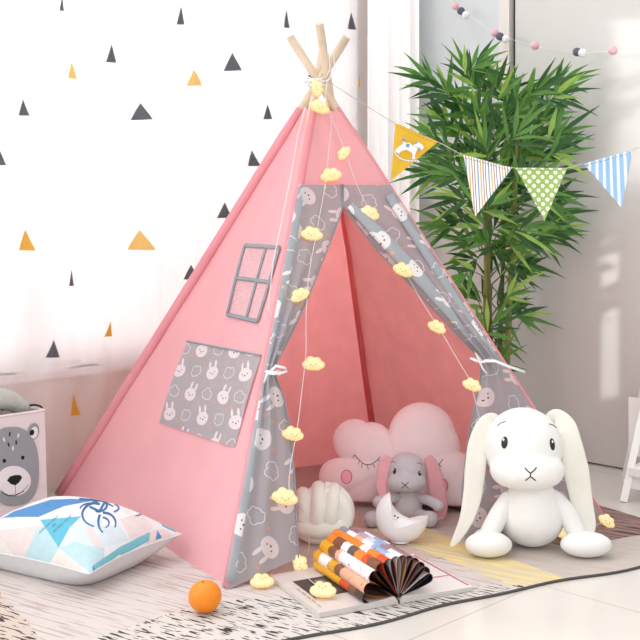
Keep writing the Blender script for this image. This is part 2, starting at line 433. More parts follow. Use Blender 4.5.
for x, y, w, h, l in ((59.5, 4, 6, 15, .1), (181, 15, 8, 19, .1), (111, 53, 14, 19, .1), (24.5, 107, 13, 17, 0), (140, 111.5, 16, 17, 0), (-1, 157, 11, 17, -.1), (231, 62, 14, 18, 0), (289.5, 18, 9, 18, .2), (350.5, 21, 14, 17, 0), (400.5, 31, 5, 13, -.3), (377, 68.5, 14, 16, 0), (310, 74, 9, 10, 0), (265.5, 112, 8, 15, -.1), (253.5, 158, 13, 16, 0), (190, 272, 12, 15, .0), (72, 277.5, 7, 17, 0), (49.5, 348, 15, 18, 0), (-28, 60, 14, 18, 0), (-40, 250, 14, 18, 0), (330, 190, 14, 16, 0), (225, 210, 12, 16, 0)):
    tri(g, (x, y), w, h, 1, l)
for x, y, w, h, l in ((73.5, 70, 14, 17, -.1), (193.5, 78, 14, 16, -.1)): tri(g, (x, y), w, h, 3, l)
for x, y, w, h, l in ((27, 240, 17, 21, 0), (107.5, 329, 11, 15, .3), (362, 80, 3, 13, 0), (77.5, 404.5, 14, 23, -.2), (408, 88, 4, 8, 0), (-20, 160, 15, 18, 0)): tri(g, (x, y), w, h, 2, l)
tri(g, (139.5, 240, ), 22, 20, 3)
for x, y, w, h in ((64, 128, 8, 19), (184, 133, 8, 20), (95, 212, 15, 22), (213, 212, 16, 20), (120, 297, 13, 15), (13, 300, 7, 16), (280, 60, 12, 16), (165, 180, 10, 16)): tri(g, (x, y), w, h, 4, 0, True)
tag(mk('curtain', g, [cm, TD, TG, TG2, TP]), 'sheer white window curtain printed with small grey and mustard triangles', 'curtain')
# short scalloped curtain nearest the glass
g = Geo()
def sc(u, v):
    s = -2.9+u*(2.9+.19); hem = .415+.028*abs(math.sin(s*8.5+.8))*-1+.014*math.sin(s*3)
    return wl(s, hem+v*(2.25-hem), .04+.006*math.sin(s*40))
g.grid(sc, 300, 4)
tag(mk('short_curtain', g, M('white_voile', (255, 253, 253), .9, .02, 30, trans=.55)), 'short white inner curtain with scalloped hem hanging against the window', 'curtain')
# bunched white drape in the corner
A0 = wl(.17, 0, .13); B0 = wr(wr_s(434), 0, .10)
g = Geo()
def dr(u, v):
    p = A0.lerp(B0, u); n = Vector((-.35, -.93, 0)); k = .016*math.sin(u*PI*2*5)+.010*math.sin(u*PI*2*2.3+1)
    return p+n*(k+.02*math.sin(PI*u))+Vector((0, 0, .015+v*2.35))
g.grid(dr, 160, 4)
tag(mk('drape', g, M('white_drape_cloth', (255, 255, 255), .9, .02, 20, emit=.10)), 'thick white drape bunched in the room corner behind the bamboo', 'curtain')  # faint emission brightens the cloth where the wall blocks window light

# ------------------------------------------------------------------ tent
A = G(228, 590); B = Vector((-.867, 3.5, 0)); C = G(605, 525); Ecr = B+C-A
K = Vector(((A.x+Ecr.x)/2, (A.y+Ecr.y)/2, 1.365))
for p in (A, B, C, Ecr): p.z = .008
def pole(P, t): return P.lerp(K, t)
tent = thing('play_tent', ((A+Ecr)/2).to_tuple(), 'pink cotton play tent with grey bunny-print door flaps tied open', 'tent')
def inward(P, d=.016):
    q = (K-P); q.z = 0; q.normalize(); return P+q*d
KP = {}
for P, L in ((A, 1.085), (B, 1.10), (C, 1.105), (Ecr, 1.118)):
    Q = inward(P, .03 if P is A or P is C else 0); tl_ = K+(Q-K)*(-1)*(L-1)
    side = {0: 0}.get(0, 0)
    Kp = K+(P-K).normalized().cross(Vector((0, 0, 1)))*.012+Vector((0, .03 if P is A else (.015 if P is C else 0), 0))+Vector((.022 if P is Ecr else 0, -.01 if P is Ecr else 0, 0))
    top = Kp+(K-P)*(L-1)
    KP[P is Ecr] = Kp; gg = Geo(); gg.tube([Q.lerp(Kp, i/6) for i in range(7)]+[top], .0135, 14)
    mk('pole', gg, WOOD, tent)
TT = .935
def panel_fn(P, Q, sag, t0=0.0, t1=TT):
    n = (Q-P).cross(K-P).normalized()
    cen = (A+Ecr)/2+Vector((0, 0, .5))
    if n.dot(cen-P) < 0: n = -n
    def fn(u, v):
        t = t0+(t1-t0)*v; a = pole(P, t); b = pole(Q, t); w = math.sin(PI*u)
        wr_ = .004*math.sin(u*23+v*7)*w+.003*noise.noise(Vector((u*5, v*9, 1)))
        return a.lerp(b, u)+n*(sag*w*(1-v)*(.4+v)+wr_)
    return fn
def outerP(P): return P
gg = Geo(); gg.grid(panel_fn(A, B, .055), 40, 40); mk('side_panel', gg, PINK, tent)
gg = Geo(); gg.grid(panel_fn(B, Ecr, .03), 40, 40); gg2 = gg; mk('back_panel', gg, PINK_IN, tent)
gg = Geo(); gg.grid(panel_fn(Ecr, C, .03), 40, 40); mk('back_panel', gg, PINK_IN, tent)
# sleeves along the poles
for P, r in ((A, .0125), (B, .021), (C, .009), (Ecr, .0155)):
    o = (P-(A+Ecr)/2); o.z = 0; o.normalize(); o = o*(0 if P is Ecr else 1)
    gg = Geo(); gg.tube([P.lerp(KP[True] if P is Ecr else K, TT*i/14)+o*.004 for i in range(15)], [r]*14+[r*.8], 14, flat=.62 if P is B else 1, up=(B-A).cross(K-A) if P is B else None)
    mk('pole_sleeve', gg, PINK_IN if P is Ecr else PINK_EDGE, tent)
FP = Plane(A, (C-A).cross(K-A)); 
if FP.n.y > 0: FP.n = -FP.n
SP = Plane(A, (B-A).cross(K-A))
if SP.n.dot(CAM-A) < 0: SP.n = -SP.n
fu_ = (C-A).normalized(); fv_ = FP.n.cross(fu_)
if fv_.z < 0: fv_ = -fv_
def fuv(p): q = p-A; return (q.dot(fu_), q.dot(fv_))
def poleA(y): return 321.5-(y-82)*93.5/508
def poleC(y): return 321+(y-82)*284/443
# pink top of the front
gg = Geo()
def ft(u, v):
    y = 188-v*79
    x = poleA(y)-3+(poleC(y)+3-(poleA(y)-3))*u
    return FP.px(x, y+3*u, .007+.004*math.sin(u*14+v*2)*v*(1-v)*3)
gg.grid(ft, 36, 20); mk('front_panel', gg, PINK, tent)
# door flaps
def interp(tab, y):
    for (a, b), (c, d) in zip(tab, tab[1:]):
        if y <= c: k = (y-a)/(c-a); k = k; return b+(d-b)*k
    return tab[-1][1]
def smooth_tab(tab, y):
    return (interp(tab, y-6)+interp(tab, y)*2+interp(tab, y+6))/4
LI = [(183, 343), (206, 343), (216, 340), (250, 327), (300, 307), (335, 291), (352, 282), (368, 273.5), (376, 275), (395, 283), (430, 290), (480, 294.5), (530, 297), (558, 298)]
RI = [(183, 341), (206, 342), (216, 350), (250, 376), (300, 424), (335, 457), (350, 471), (360, 481), (372, 481), (390, 478), (420, 471), (460, 465), (500, 461), (545, 466)]
def flap(inn, outf, y1i, y1o, tie, side):
    gg = Geo()
    def fn(u, v):
        yo = 185+(y1o-185)*v; yi = 185+(y1i-185)*v
        xo = outf(yo); xi = smooth_tab(inn, yi)
        wdt = abs(xi-xo); gather = max(0, 1-wdt/75)*min(1, v*3)
        k = math.exp(-((yi-tie)/45)**2)
        w = math.sin(PI*min(1, u*1.0))
        off = .013+.006*max(0, 1-v*8)+.022*(gather*.8+.25*min(1, v*2))*w*(.6+.5*math.sin(u*PI*5+side))+.010*k*w
        if side > 1: off += .02*gather*w
        return FP.px(xo+(xi-xo)*u, yo+(yi-yo)*u, off)
    def uvf(u, v, p):
        q = fuv(p); return (q[0]*(1.0)+(.04*u if side > 1 else 0), q[1])
    gg.grid(fn, 60, 150, 0, uvf)
    # hem along the opening
    n = 61*0
    pts = [fn(1, i/60) for i in range(61)]
    return gg, pts, fn
gg, pl, fnl = flap(LI, lambda y: poleA(y)-3, 558, 591, 370, 0)
fl = mk('door_flap', gg, PRN_FLAP, tent)
h = Geo(); h.tube([p+FP.n*.002 for p in pl], .0045, 8, flat=.5); mk('hem', h, GREY_HEM, fl)
h = Geo(); h.tube([FP.px(poleA(y)+.5, y, .013) for y in range(186, 590, 12)], .013, 12, flat=.4, up=FP.n); h.uv = [fuv(p) for p in h.v]; mk('pole_sleeve', h, PRN_EDGE, fl)
gg, pr, fnr = flap(RI, lambda y: poleC(y)+3, 545, 526, 360, 2)
fr = mk('door_flap', gg, PRN_FLAP2, tent)
h = Geo(); h.tube([p+FP.n*.002 for p in pr], .0045, 8, flat=.5); mk('hem', h, GREY_HEM, fr)
# rolled bands of the right flap hanging from the apex to the tie
gg = Geo(); pts = []; rr = []
for i in range(30):
    k = i/29; x = 344+(478-344)*k+2; y = 210+(362-210)*k-1
    pts.append(FP.px(x+4, y-4-6*math.sin(PI*k), .026+.012*math.sin(PI*k))); rr.append(.010+.015*math.sin(PI*min(1, k*1.15+.05))**.7)
gg.tube(pts, rr, 14, flat=.6, up=FP.n); gg.uv = [fuv(p) for p in gg.v]
mk('rolled_edge', gg, PRN_EDGE, fr)
gg = Geo(); pts = []; rr = []
for i in range(30):
    k = i/29; y = 195+(360-195)*k; x = poleC(y)-5
    pts.append(FP.px(x, y, .022)); rr.append(.016)
gg.tube(pts, rr, 12, flat=.6, up=FP.n); gg.uv = [fuv(p) for p in gg.v]
mk('rolled_edge', gg, PRN_EDGE, fr)
# ribbons
gg = Geo()
def rib(pts, w, plane, geo):
    P = [plane.px(x, y, o) for x, y, o in pts]; geo.tube(P, w, 8, flat=.25, up=plane.n)
rib([(266, 371, .045), (270, 373, .06), (275, 373, .065), (281, 372, .05)], .006, FP, gg)
rib([(270, 372, .06), (276, 366, .07), (285, 368, .07), (287, 371, .06), (278, 374, .065)], .004, FP, gg)
rib([(268, 372, .06), (266, 377, .06), (264, 383, .05)], .003, FP, gg)
mk('tie_ribbon', gg, RIBBON, tent)
gg = Geo()
rib([(470, 358, .05), (477, 361, .065), (484, 362, .065), (492, 358, .04)], .0045, FP, gg)
rib([(482, 361, .065), (474, 352, .07), (478, 358, .07), (483, 369, .07), (487, 374, .06)], .0035, FP, gg)
rib([(484, 361, .065), (495, 361, .08), (510, 367, .09), (525, 372, .09)], .0045, FP, gg)
mk('tie_ribbon', gg, RIBBON, tent)
# window and pocket on the side panel: follow the sagging panel surface
side_b = Geo(); side_b.grid(panel_fn(A, B, .055), 80, 80); SB = bvh(side_b)
def on_side(x, y, off): 
    p, n = hit(SB, x, y, off); return p if p is not None else SP.px(x, y, off)
def bil(c, u, v):
    (a, b, c_, d) = c
    return (a[0]*(1-u)*(1-v)+b[0]*u*(1-v)+c_[0]*u*v+d[0]*(1-u)*v, a[1]*(1-u)*(1-v)+b[1]*u*(1-v)+c_[1]*u*v+d[1]*(1-u)*v)
wq = [(228.5, 315), (259, 322), (281, 248), (246, 246)]
gg = Geo()
def wfn(u, v):
    x, y = bil(wq, u, v); x -= 3.0*math.sin(PI*v)*(1-u)*-.3; x += -1.5*math.sin(PI*v)*(1-u); return on_side(x, y, .003)
gg.grid(wfn, 12, 16); wn = mk('window_net', gg, PINK_NET, tent)
gg = Geo()
for path in ([(u/8, 1) for u in range(9)], [(1, v/8) for v in range(9)], [(u/8, 0) for u in range(9)], [(0, v/8) for v in range(9)], [(u/8, .53) for u in range(9)], [(.62, v/8) for v in range(9)]):
    gg.tube([wfn(a, b)+SP.n*.003 for a, b in path], .0062, 8, flat=.4, up=SP.n)
mk('window_binding', gg, GREY_HEM, wn)
pq = [(160.5, 423), (235.5, 448), (262, 356), (188.5, 342)]
gg = Geo()
def pfn(u, v):
    x, y = bil(pq, u, v); return on_side(x, y, .005+.005*math.sin(PI*v)+.004*math.sin(u*24)*max(0, u-.4)*1.5)
gg.grid(pfn, 30, 24, 0, lambda u, v, p: (u*.40, v*.33)); pk = mk('pocket', gg, PRN_POCKET, tent)
gg = Geo(); gg.tube([pfn(u/20, 1)+SP.n*.002 for u in range(21)], .003, 8, flat=.5, up=SP.n); mk('hem', gg, GREY_HEM, pk)
# lashing at the pole crossing
gg = Geo()
for j in range(3):
    z = K.z-.012+.009*j
    gg.tube([Vector((K.x+.034*math.cos(a*PI/8), K.y+.034*math.sin(a*PI/8), z+.006*math.sin(a*.8+j))) for a in range(16)], .0022, 6, closed=True)
gg.tube([K+Vector((.02, -.035, .0)), K+Vector((.035, -.05, .03)), K+Vector((.03, -.05, .075)), K+Vector((.045, -.05, .08)), K+Vector((.05, -.05, .03)), K+Vector((.025, -.04, -.01)), K+Vector((.02, -.045, -.05)), K+Vector((.024, -.05, -.09))], .0022, 6)
gg.tube([K+Vector((-.045, -.03, -.01)), K+Vector((-.01, -.045, -.002)), K+Vector((.02, -.045, -.008)), K+Vector((.04, -.03, .004))], .0028, 6)
mk('lashing_cord', gg, CORD, tent)
# loose cord down the left front pole
gg = Geo(); gg.tube([FP.px(x, y, .03) for x, y in ((318, 92), (305, 108), (298, 135), (290, 180), (283, 215), (273, 262), (268, 310))], .0012, 6)
mk('guy_cord', gg, CORD, tent)

# ------------------------------------------------------------------ rug
au = Vector((.876, .482, 0)); av = Vector((-.482, .876, 0)); ro = Vector((.258, 2.461, 0))
def rab(p): q = Vector(p)-ro; return q.dot(au), q.dot(av)
FR = Vector((1.15, 2.956, 0)); BR = Vector((.47, 4.06, 0)); aF, bF = rab(FR); aB, bB = rab(BR)
Lr = aF+1.3
def rug_pt(u, v):   # v across depth
    a1 = aF+(aB-aF)*v; b1 = bF+(bB-bF)*v
    a = -1.3+(a1+1.3)*u
    b = (bB+.20*max(0, min(1, (a+1.3)/2.04)))*v
    e = .010*math.sin(a*7)+.006*math.sin(a*17+1)
    return ro+au*a+av*(b+e*(1-v))+Vector((0, 0, .007))
def colr(p):
    a, b = rab(p)
    wh = sr(226, 221, 216); gry = sr(206, 198, 192)
    tri_ = 1-abs(((a+.45)/.42+1) % 2-1)
    fb = .16+.13*tri_ if a < .02 else .155-.5*(a-.02)
    if a < -.83-.05*b: return (*sr(205, 190, 180)[:3], .85)
    if b < fb: return (*sr(208, 203, 198)[:3], 1.0)
    if a > max(.56, .60-.25*(b-.2)) and b > .19+.15*(.8-a)*.5 and b < .85: return (*sr(150, 122, 118)[:3], .30)
    if .27-.1*b < a < .42-.10*b and b < .62: return (*sr(212, 200, 172)[:3], .06)
    if a > .27: return (*sr(196, 187, 180)[:3], .12)
    if a > -.28+.1*b and b > .30: return (*sr(204, 184, 174)[:3], .16)
    return (*sr(208, 200, 197)[:3], .34)
m, nt = newmat('printed_rug'); E.nt = nt
at = nt.nodes.new('ShaderNodeAttribute'); at.attribute_name = 'Col'
uvn = nt.nodes.new('ShaderNodeUVMap'); uvn.uv_map = 'UVMap'
def nz_(sx, sy, det=2, dist=0):
    mp = nt.nodes.new('ShaderNodeMapping'); mp.inputs['Scale'].default_value = (sx, sy, 1); nt.links.new(uvn.outputs[0], mp.inputs[0])
    n = nt.nodes.new('ShaderNodeTexNoise'); n.inputs['Scale'].default_value = 1; n.inputs['Detail'].default_value = det; n.inputs['Roughness'].default_value = .45; n.inputs['Distortion'].default_value = dist
    nt.links.new(mp.outputs[0], n.inputs['Vector']); return E(n.outputs['Fac'])
al = E(at.outputs['Alpha'])
dash = nz_(150, 21, 1).gt(.58)*al.gt(.7)
st = nz_(130, 6, 3).gt(.565)
fine = nz_(240, 12, 2)
col = mixc(fine*.18, at.outputs['Color'], sr(150, 130, 120))
dark = mixc(al.gt(.25)*al.lt(.32), sr(160, 132, 120), sr(74, 56, 60))
isb = al.gt(.25)*al.lt(.32)
col = mixc(st*(E.op('MINIMUM', al, .5))*(al.lt(.7))*(isb*1.6+1.5), col, dark)
yl = nz_(60, 5, 3).gt(.52)*al.lt(.10)
col = mixc(yl*.55, col, sr(240, 214, 118))
col = mixc(dash*.95, col, sr(52, 46, 50))
b = nt.nodes.new('ShaderNodeBsdfPrincipled'); nt.links.new(col, b.inputs['Base Color']); b.inputs['Roughness'].default_value = .95; b.inputs['Specular IOR Level'].default_value = .1
bp = nt.nodes.new('ShaderNodeBump'); bp.inputs['Strength'].default_value = .25; bp.inputs['Distance'].default_value = .003
nf = nz_(400, 400, 1); nt.links.new(nf.v, bp.inputs['Height']); nt.links.new(bp.outputs[0], b.inputs['Normal']); out(nt, b.outputs[0])
RUG_EDGE = M('dark_rug_binding', (88, 84, 82), .9, .1, 80)
g = Geo(); g.grid(rug_pt, 460, 200, 0, lambda u, v, p: (p.x*.55+p.y*.84, p.x*.84-p.y*.55), colf=lambda u, v, p: colr(p))
rug = mk('rug', g, m, smooth=True)
tag(rug, 'flat woven rug with black dashes, beige streaks and a yellow stripe', 'rug')
e = Geo(); loop = [rug_pt(i/80, 0) for i in range(81)]+[rug_pt(1, i/30) for i in range(1, 31)]+[rug_pt(1-i/80, 1) for i in range(1, 81)]+[rug_pt(0, 1-i/30) for i in range(1, 30)]
e.tube([p-Vector((0, 0, .004)) for p in loop], .0038, 8, closed=True); mk('binding', e, RUG_EDGE, rug)

RZ = .008
# ------------------------------------------------------------------ cloud shaped helper (2-D outline, star shaped)
def outline(circles, c, n, k=.004):
    pts = []
    for i in range(n):
        a = 2*PI*i/n; d = (math.cos(a), math.sin(a)); hs = []
        for x, y, r in circles:
            ox, oy = c[0]-x, c[1]-y; B_ = ox*d[0]+oy*d[1]; q = B_*B_-(ox*ox+oy*oy-r*r)
            if q > 0 and -B_+math.sqrt(q) > 0: hs.append(-B_+math.sqrt(q))
        mx_ = max(hs) if hs else .001
        pts.append((c[0]+d[0]*mx_, c[1]+d[1]*mx_))
    return pts
def inflate(geo, pts, c, T, fr, nr=16, p=2.2, m=0, ex=.5, rear=1.0):
    """closed pillow from a star outline; fr(x,y,z) maps to world (z = thickness axis)"""
    N = len(pts); prof = [math.sin(i/nr*PI/2) for i in range(nr+1)]
    for sgn in (1, -1):
        def fn(u, v, sgn=sgn):
            q = pts[int(round(u*N)) % N]; r = prof[int(round(v*nr))]
            x = c[0]+(q[0]-c[0])*r; y = c[1]+(q[1]-c[1])*r
            z = sgn*T*(max(0, 1-r**p))**ex*(1 if sgn > 0 else rear)
            return fr(x, y, z)
        geo.grid(fn, N, nr, m, cu=True)
    return geo

# pink cloud pillow
cp_org = W(400, 517, 3.34); cp_org.z = RZ
cdir = Vector((.96, -.16, 0)).normalized(); cup = Vector((.04, .30, 1)).normalized(); cn = cdir.cross(cup).normalized()
if cn.y > 0: cn = -cn
kp = 3.34/FPX
CPP = Plane(cp_org+cup*.0, cn)
def cpx(x, y):
    p = CPP.px(x, y)-cp_org; return (p.dot(cdir), p.dot(cup))
def zc(x, y): return (310+x/3.765, 400+y/3.765)
circ = []
for zx, zy, zr in ((100, 305, 66), (170, 170, 82), (235, 180, 80), (425, 150, 128), (460, 190, 110), (560, 330, 118), (200, 330, 84), (300, 320, 98), (420, 330, 118), (490, 330, 116)):
    x, y = cpx(*zc(zx, zy)); x2, y2 = cpx(*zc(zx+zr, zy)); circ.append((x, y, abs(x2-x)))
cc0 = cpx(*zc(330, 270))
opts = outline(circ, cc0, 180)
minz = min(q[1] for q in opts)
cloud = thing('cloud_pillow', cp_org.to_tuple(), 'large blush pink cloud pillow with embroidered sleeping eyes inside tent', 'pillow')
fr_c = lambda x, y, z: cp_org+cdir*x+cup*(max(y, 0.0))+cn*z+Vector((0, 0, .0))
g = Geo(); inflate(g, opts, cc0, .065, lambda x, y, z: fr_c(x, y-min(minz, 0)*0+.0, z), 18)
zmin = min(p.z for p in g.v)
g.v = [p+Vector((0, 0, RZ-zmin)) for p in g.v]
mk('cushion_body', g, CLOUD, cloud, weld=True); CB = bvh(g)
def strokes(geo, tree, polys, r, off=.0005, n=5):
    for pl_ in polys:
        P = []
        for i in range(len(pl_)-1):
            for k in range(4):
                t = k/4; q, _ = hit(tree, pl_[i][0]*(1-t)+pl_[i+1][0]*t, pl_[i][1]*(1-t)+pl_[i+1][1]*t, off)
                if q is not None: P.append(q)
        q, _ = hit(tree, *pl_[-1], off)
        if q is not None: P.append(q)
        if len(P) > 1: geo.tube(P, r, 6)
def disc(geo, tree, cx, cy, rx, ry, off=.001, m=0, n=28):
    ring = []; cen, _ = hit(tree, cx, cy, off)
    v = [cen]
    R2 = (.5, 1.0); f = []
    for r in R2:
        for i in range(n):
            q, _ = hit(tree, cx+math.cos(2*PI*i/n)*rx*r, cy+math.sin(2*PI*i/n)*ry*r, off); v.append(q if q is not None else cen)
    for i in range(n):
        f.append((0, 1+i, 1+(i+1) % n)); f.append((1+i, 1+n+i, 1+n+(i+1) % n, 1+(i+1) % n))
    geo.add(v, f, m); return v[1+n:]
for sx in (0, 1):
    g = Geo()
    if sx == 0:
        arc = [zc(168+ (265-168)*t, 206+38*math.sin(PI*t)*1.0-(0 if t < .5 else -(t-.5)*14)) for t in [i/10 for i in range(11)]]
        strokes(g, CB, [arc], .0011)
        for t, dx, dy in ((.05, -7, 12), (.2, -7, 16), (.38, -3, 18), (.58, 3, 18), (.76, 8, 14), (.92, 9, 9)):
            i = int(t*10); a = arc[i]; strokes(g, CB, [[a, (a[0]+dx/3.765, a[1]+dy/3.765)]], .0009)
    else:
        arc = [zc(430+(500-430)*t, 222+34*math.sin(PI*t)) for t in [i/10 for i in range(11)]]
        strokes(g, CB, [arc], .0011)
        for t, dx, dy in ((.1, -7, 12), (.35, -3, 18), (.6, 3, 18), (.85, 8, 10)):
            i = int(t*10); a = arc[i]; strokes(g, CB, [[a, (a[0]+dx/3.765, a[1]+dy/3.765)]], .0009)
    mk('embroidered_eye', g, BLACK, cloud)
for zx, zy in ((138, 289), (499, 322)):
    g = Geo(); x, y = zc(zx, zy); ring = disc(g, CB, x, y, 20/3.765, 25/3.765); ch = mk('cheek', g, CHEEK, cloud)
    g = Geo(); g.tube(ring, .0012, 6, closed=True); mk('cheek_outline', g, CHEEKL, ch)

# ------------------------------------------------------------------ knot cushion
kc = W(324.5, 516, 3.02); kr = .088
kc.z = kr+RZ
knot = thing('knot_cushion', (kc.x, kc.y, RZ), 'ivory velvet knot ball cushion just inside the tent door', 'cushion')
def band(axis, offs, radii, a0, a1, tr_, sq=1.0):
    """tube following a circle round `axis` at offset along it"""
    ax = Vector(axis).normalized(); a = ax.cross(Vector((0, .2, 1))).normalized(); b = ax.cross(a).normalized()
    g = Geo(); pts = []; rr = []
    for i in range(33):
        t = a0+(a1-a0)*i/32; R = radii
        pts.append(kc+ax*offs+a*(math.cos(t)*R)+b*(math.sin(t)*R)); rr.append(tr_)
    g.tube(pts, rr, 16); return g, ax
kfront = Vector((-.05, -1, 0)).normalized(); kside = Vector((1, -.05, 0)).normalized()
# core
kb = Vector((kc.x, kc.y, RZ))
def ksc(p): return kb+(p-kb)*.86+Vector((-.010, -.01, 0))
g = Geo(); g.ell(kc, (.088, .082, .086), 32, 20); g.v = [ksc(p) for p in g.v]; mk('core', g, KNOT, knot)
def loop_tube(pts, r):
    # Catmull-Rom
    P = [Vector(p) for p in pts]; o = []
    for i in range(len(P)-1):
        p0 = P[max(i-1, 0)]; p1 = P[i]; p2 = P[i+1]; p3 = P[min(i+2, len(P)-1)]
        for k in range(7):
            t = k/7; o.append(.5*((2*p1)+(p2-p0)*t+(2*p0-5*p1+4*p2-p3)*t*t+(3*p1-p0-3*p2+p3)*t**3))
    o.append(P[-1]); g = Geo(); g.tube(o, r, 18); return g
def sph(px_, pz_, rad, yb=None):   # point on ball front given local x,z
    q = rad*rad-px_*px_-pz_*pz_; return kc+Vector((px_, -math.sqrt(max(q, 0)), pz_))
# three vertical loops over the top and front
for j, xx in enumerate((-.056, -.012, .032)):
    pts = []
    for i in range(13):
        t = -.22+i/12*(PI*.98+.22)
        R = math.sqrt(max(.078**2-xx*xx*.9, .0004)); sh = .006*math.sin(t*2)
        pts.append(kc+Vector((xx*(1.08-.12*math.cos(t*1.5))+.006*math.sin(t), -math.cos(t)*R*.93, math.sin(t)*R+.000)))
    mk('loop', loop_tube([ksc(p) for p in pts], .0245*.86), KNOT, knot)
# horizontal loops round the lower front
for zz, rr_ in ((-.036, .075), (-.062, .055)):
    pts = []
    for i in range(15):
        t = -PI*.98+i/14*(PI*1.0)
        pts.append(kc+Vector((math.cos(t)*rr_*1.03-.004, math.sin(t)*rr_*1.06, zz*(1.0)+.004*math.cos(t*2))))
    mk('loop', loop_tube([ksc(p) for p in pts], .0265*.86), KNOT, knot)
# loops on the right flank
for j, yy in enumerate((-.034, .004, .040)):
    pts = []
    for i in range(13):
        t = -PI*.45+i/12*PI*.95
        R = math.sqrt(.076**2-yy*yy*.8)
        pts.append(kc+Vector((math.cos(t)*R+.012, yy+.012*math.sin(t), math.sin(t)*R*.98-.002)))
    mk('loop', loop_tube([ksc(p) for p in pts], .0245*.86), KNOT, knot)

# ------------------------------------------------------------------ plush bunnies
def path_sm(pts, n=6):
    P = [Vector(p) for p in pts]; o = []
    for i in range(len(P)-1):
        p0 = P[max(i-1, 0)]; p1 = P[i]; p2 = P[i+1]; p3 = P[min(i+2, len(P)-1)]
        for k in range(n):
            t = k/n; o.append(.5*((2*p1)+(p2-p0)*t+(2*p0-5*p1+4*p2-p3)*t*t+(3*p1-p0-3*p2+p3)*t**3))
    o.append(P[-1]); return o
def limb(specs, flat=1.0, n=18, up=None):
    """specs: (point, radius); smooth tapered tube with rounded ends"""
    P = path_sm([s[0] for s in specs]); k = 6; R = []
    for i in range(len(P)):
        a = i/k; j = min(int(a), len(specs)-2); t = a-j; R.append(specs[j][1]*(1-t)+specs[j+1][1]*t)
    # rounded caps
    d0 = (P[0]-P[1]).normalized(); d1 = (P[-1]-P[-2]).normalized()
    pre = [(P[0]+d0*R[0]*math.cos(a), R[0]*math.sin(a)) for a in (.05, .35, .75, 1.15)]
    post = [(P[-1]+d1*R[-1]*math.cos(a), R[-1]*math.sin(a)) for a in (1.15, .75, .35, .05)]
    PP = [q[0] for q in pre]+P+[q[0] for q in post]; RR = [q[1] for q in pre]+R+[q[1] for q in post]
    g = Geo(); g.tube(PP, RR, n, flat=flat, up=up); return g
def oval_on(tree, px, py, rx, ry, depth, m=None, off=0.0):
    """flattened ellipsoid sitting on a surface at a pixel (radii in metres)"""
    p, n = hit(tree, px, py, off); R = n.to_track_quat('Y', 'Z').to_matrix()
    g = Geo(); g.ell(p, (rx, depth, ry), 18, 12, 0, R); return g, p, n, R

# white bunny
wb = thing('plush_bunny', (W(530, 545, 2.93).x, 2.93, RZ), 'large white plush bunny with long drooping ears leaning on tent pole', 'plush toy')
D = 2.93; k = D/FPX
bc = W(531.5, 518, 2.93)
g = Geo(); g.blob(bc, [((bc.x, bc.y, RZ+.082), (.090, .080, .0795)), ((bc.x, bc.y, RZ+.13), (.068, .062, .066)), ((bc.x-.003, bc.y, RZ+.16), (.05, .045, .05))], .012)
mk('body', g, WHITE_PLUSH, wb, weld=True)
hc = W(523, 452, 2.945); mz = W(527, 469.5, 2.885)
g = Geo(); g.blob(hc, [(hc+Vector((0, 0, .012)), (.109, .098, .112)), (mz, (.101, .078, .055)), (mz+Vector((-.050, .0, 0)), (.05, .058, .046)), (mz+Vector((.050, 0, 0)), (.05, .058, .046))], .004, 64, 40)
hd = mk('head', g, WHITE_PLUSH, wb, weld=True); HB = bvh(g)
for x, y in ((504.5, 442.5), (552.3, 444.3)):
    g, p, n, R = oval_on(HB, x, y, .0095, .0165, .0045); e_ = mk('eye', g, BLACK, hd)
    g = Geo(); g.ell(p+n*.0042+R@Vector((-.002 if R.to_3x3()[0][0] > 0 else .002, 0, .007)), (.0028, .0015, .0035), 10, 8, 0, R); mk('eye_glint', g, EYEW, e_)
for q_ in [[(497.5, 426), (501, 423), (506, 421.5)], [(549, 424), (553, 425), (556.5, 428)]]:
    g = Geo(); strokes(g, HB, [q_], .0012); mk('eyebrow_stitch', g, BLACK, hd)
g = Geo(); strokes(g, HB, [[(524.8, 467.5), (527, 470.5), (530.5, 473.2)], [(536.5, 467.5), (534, 470.5), (530.5, 473.2)], [(530.5, 473.2), (530.5, 476.5)], [(525.5, 480.5), (530.5, 476.5), (535.5, 480.5)]], .0016); mk('mouth_stitch', g, BLACK, hd)
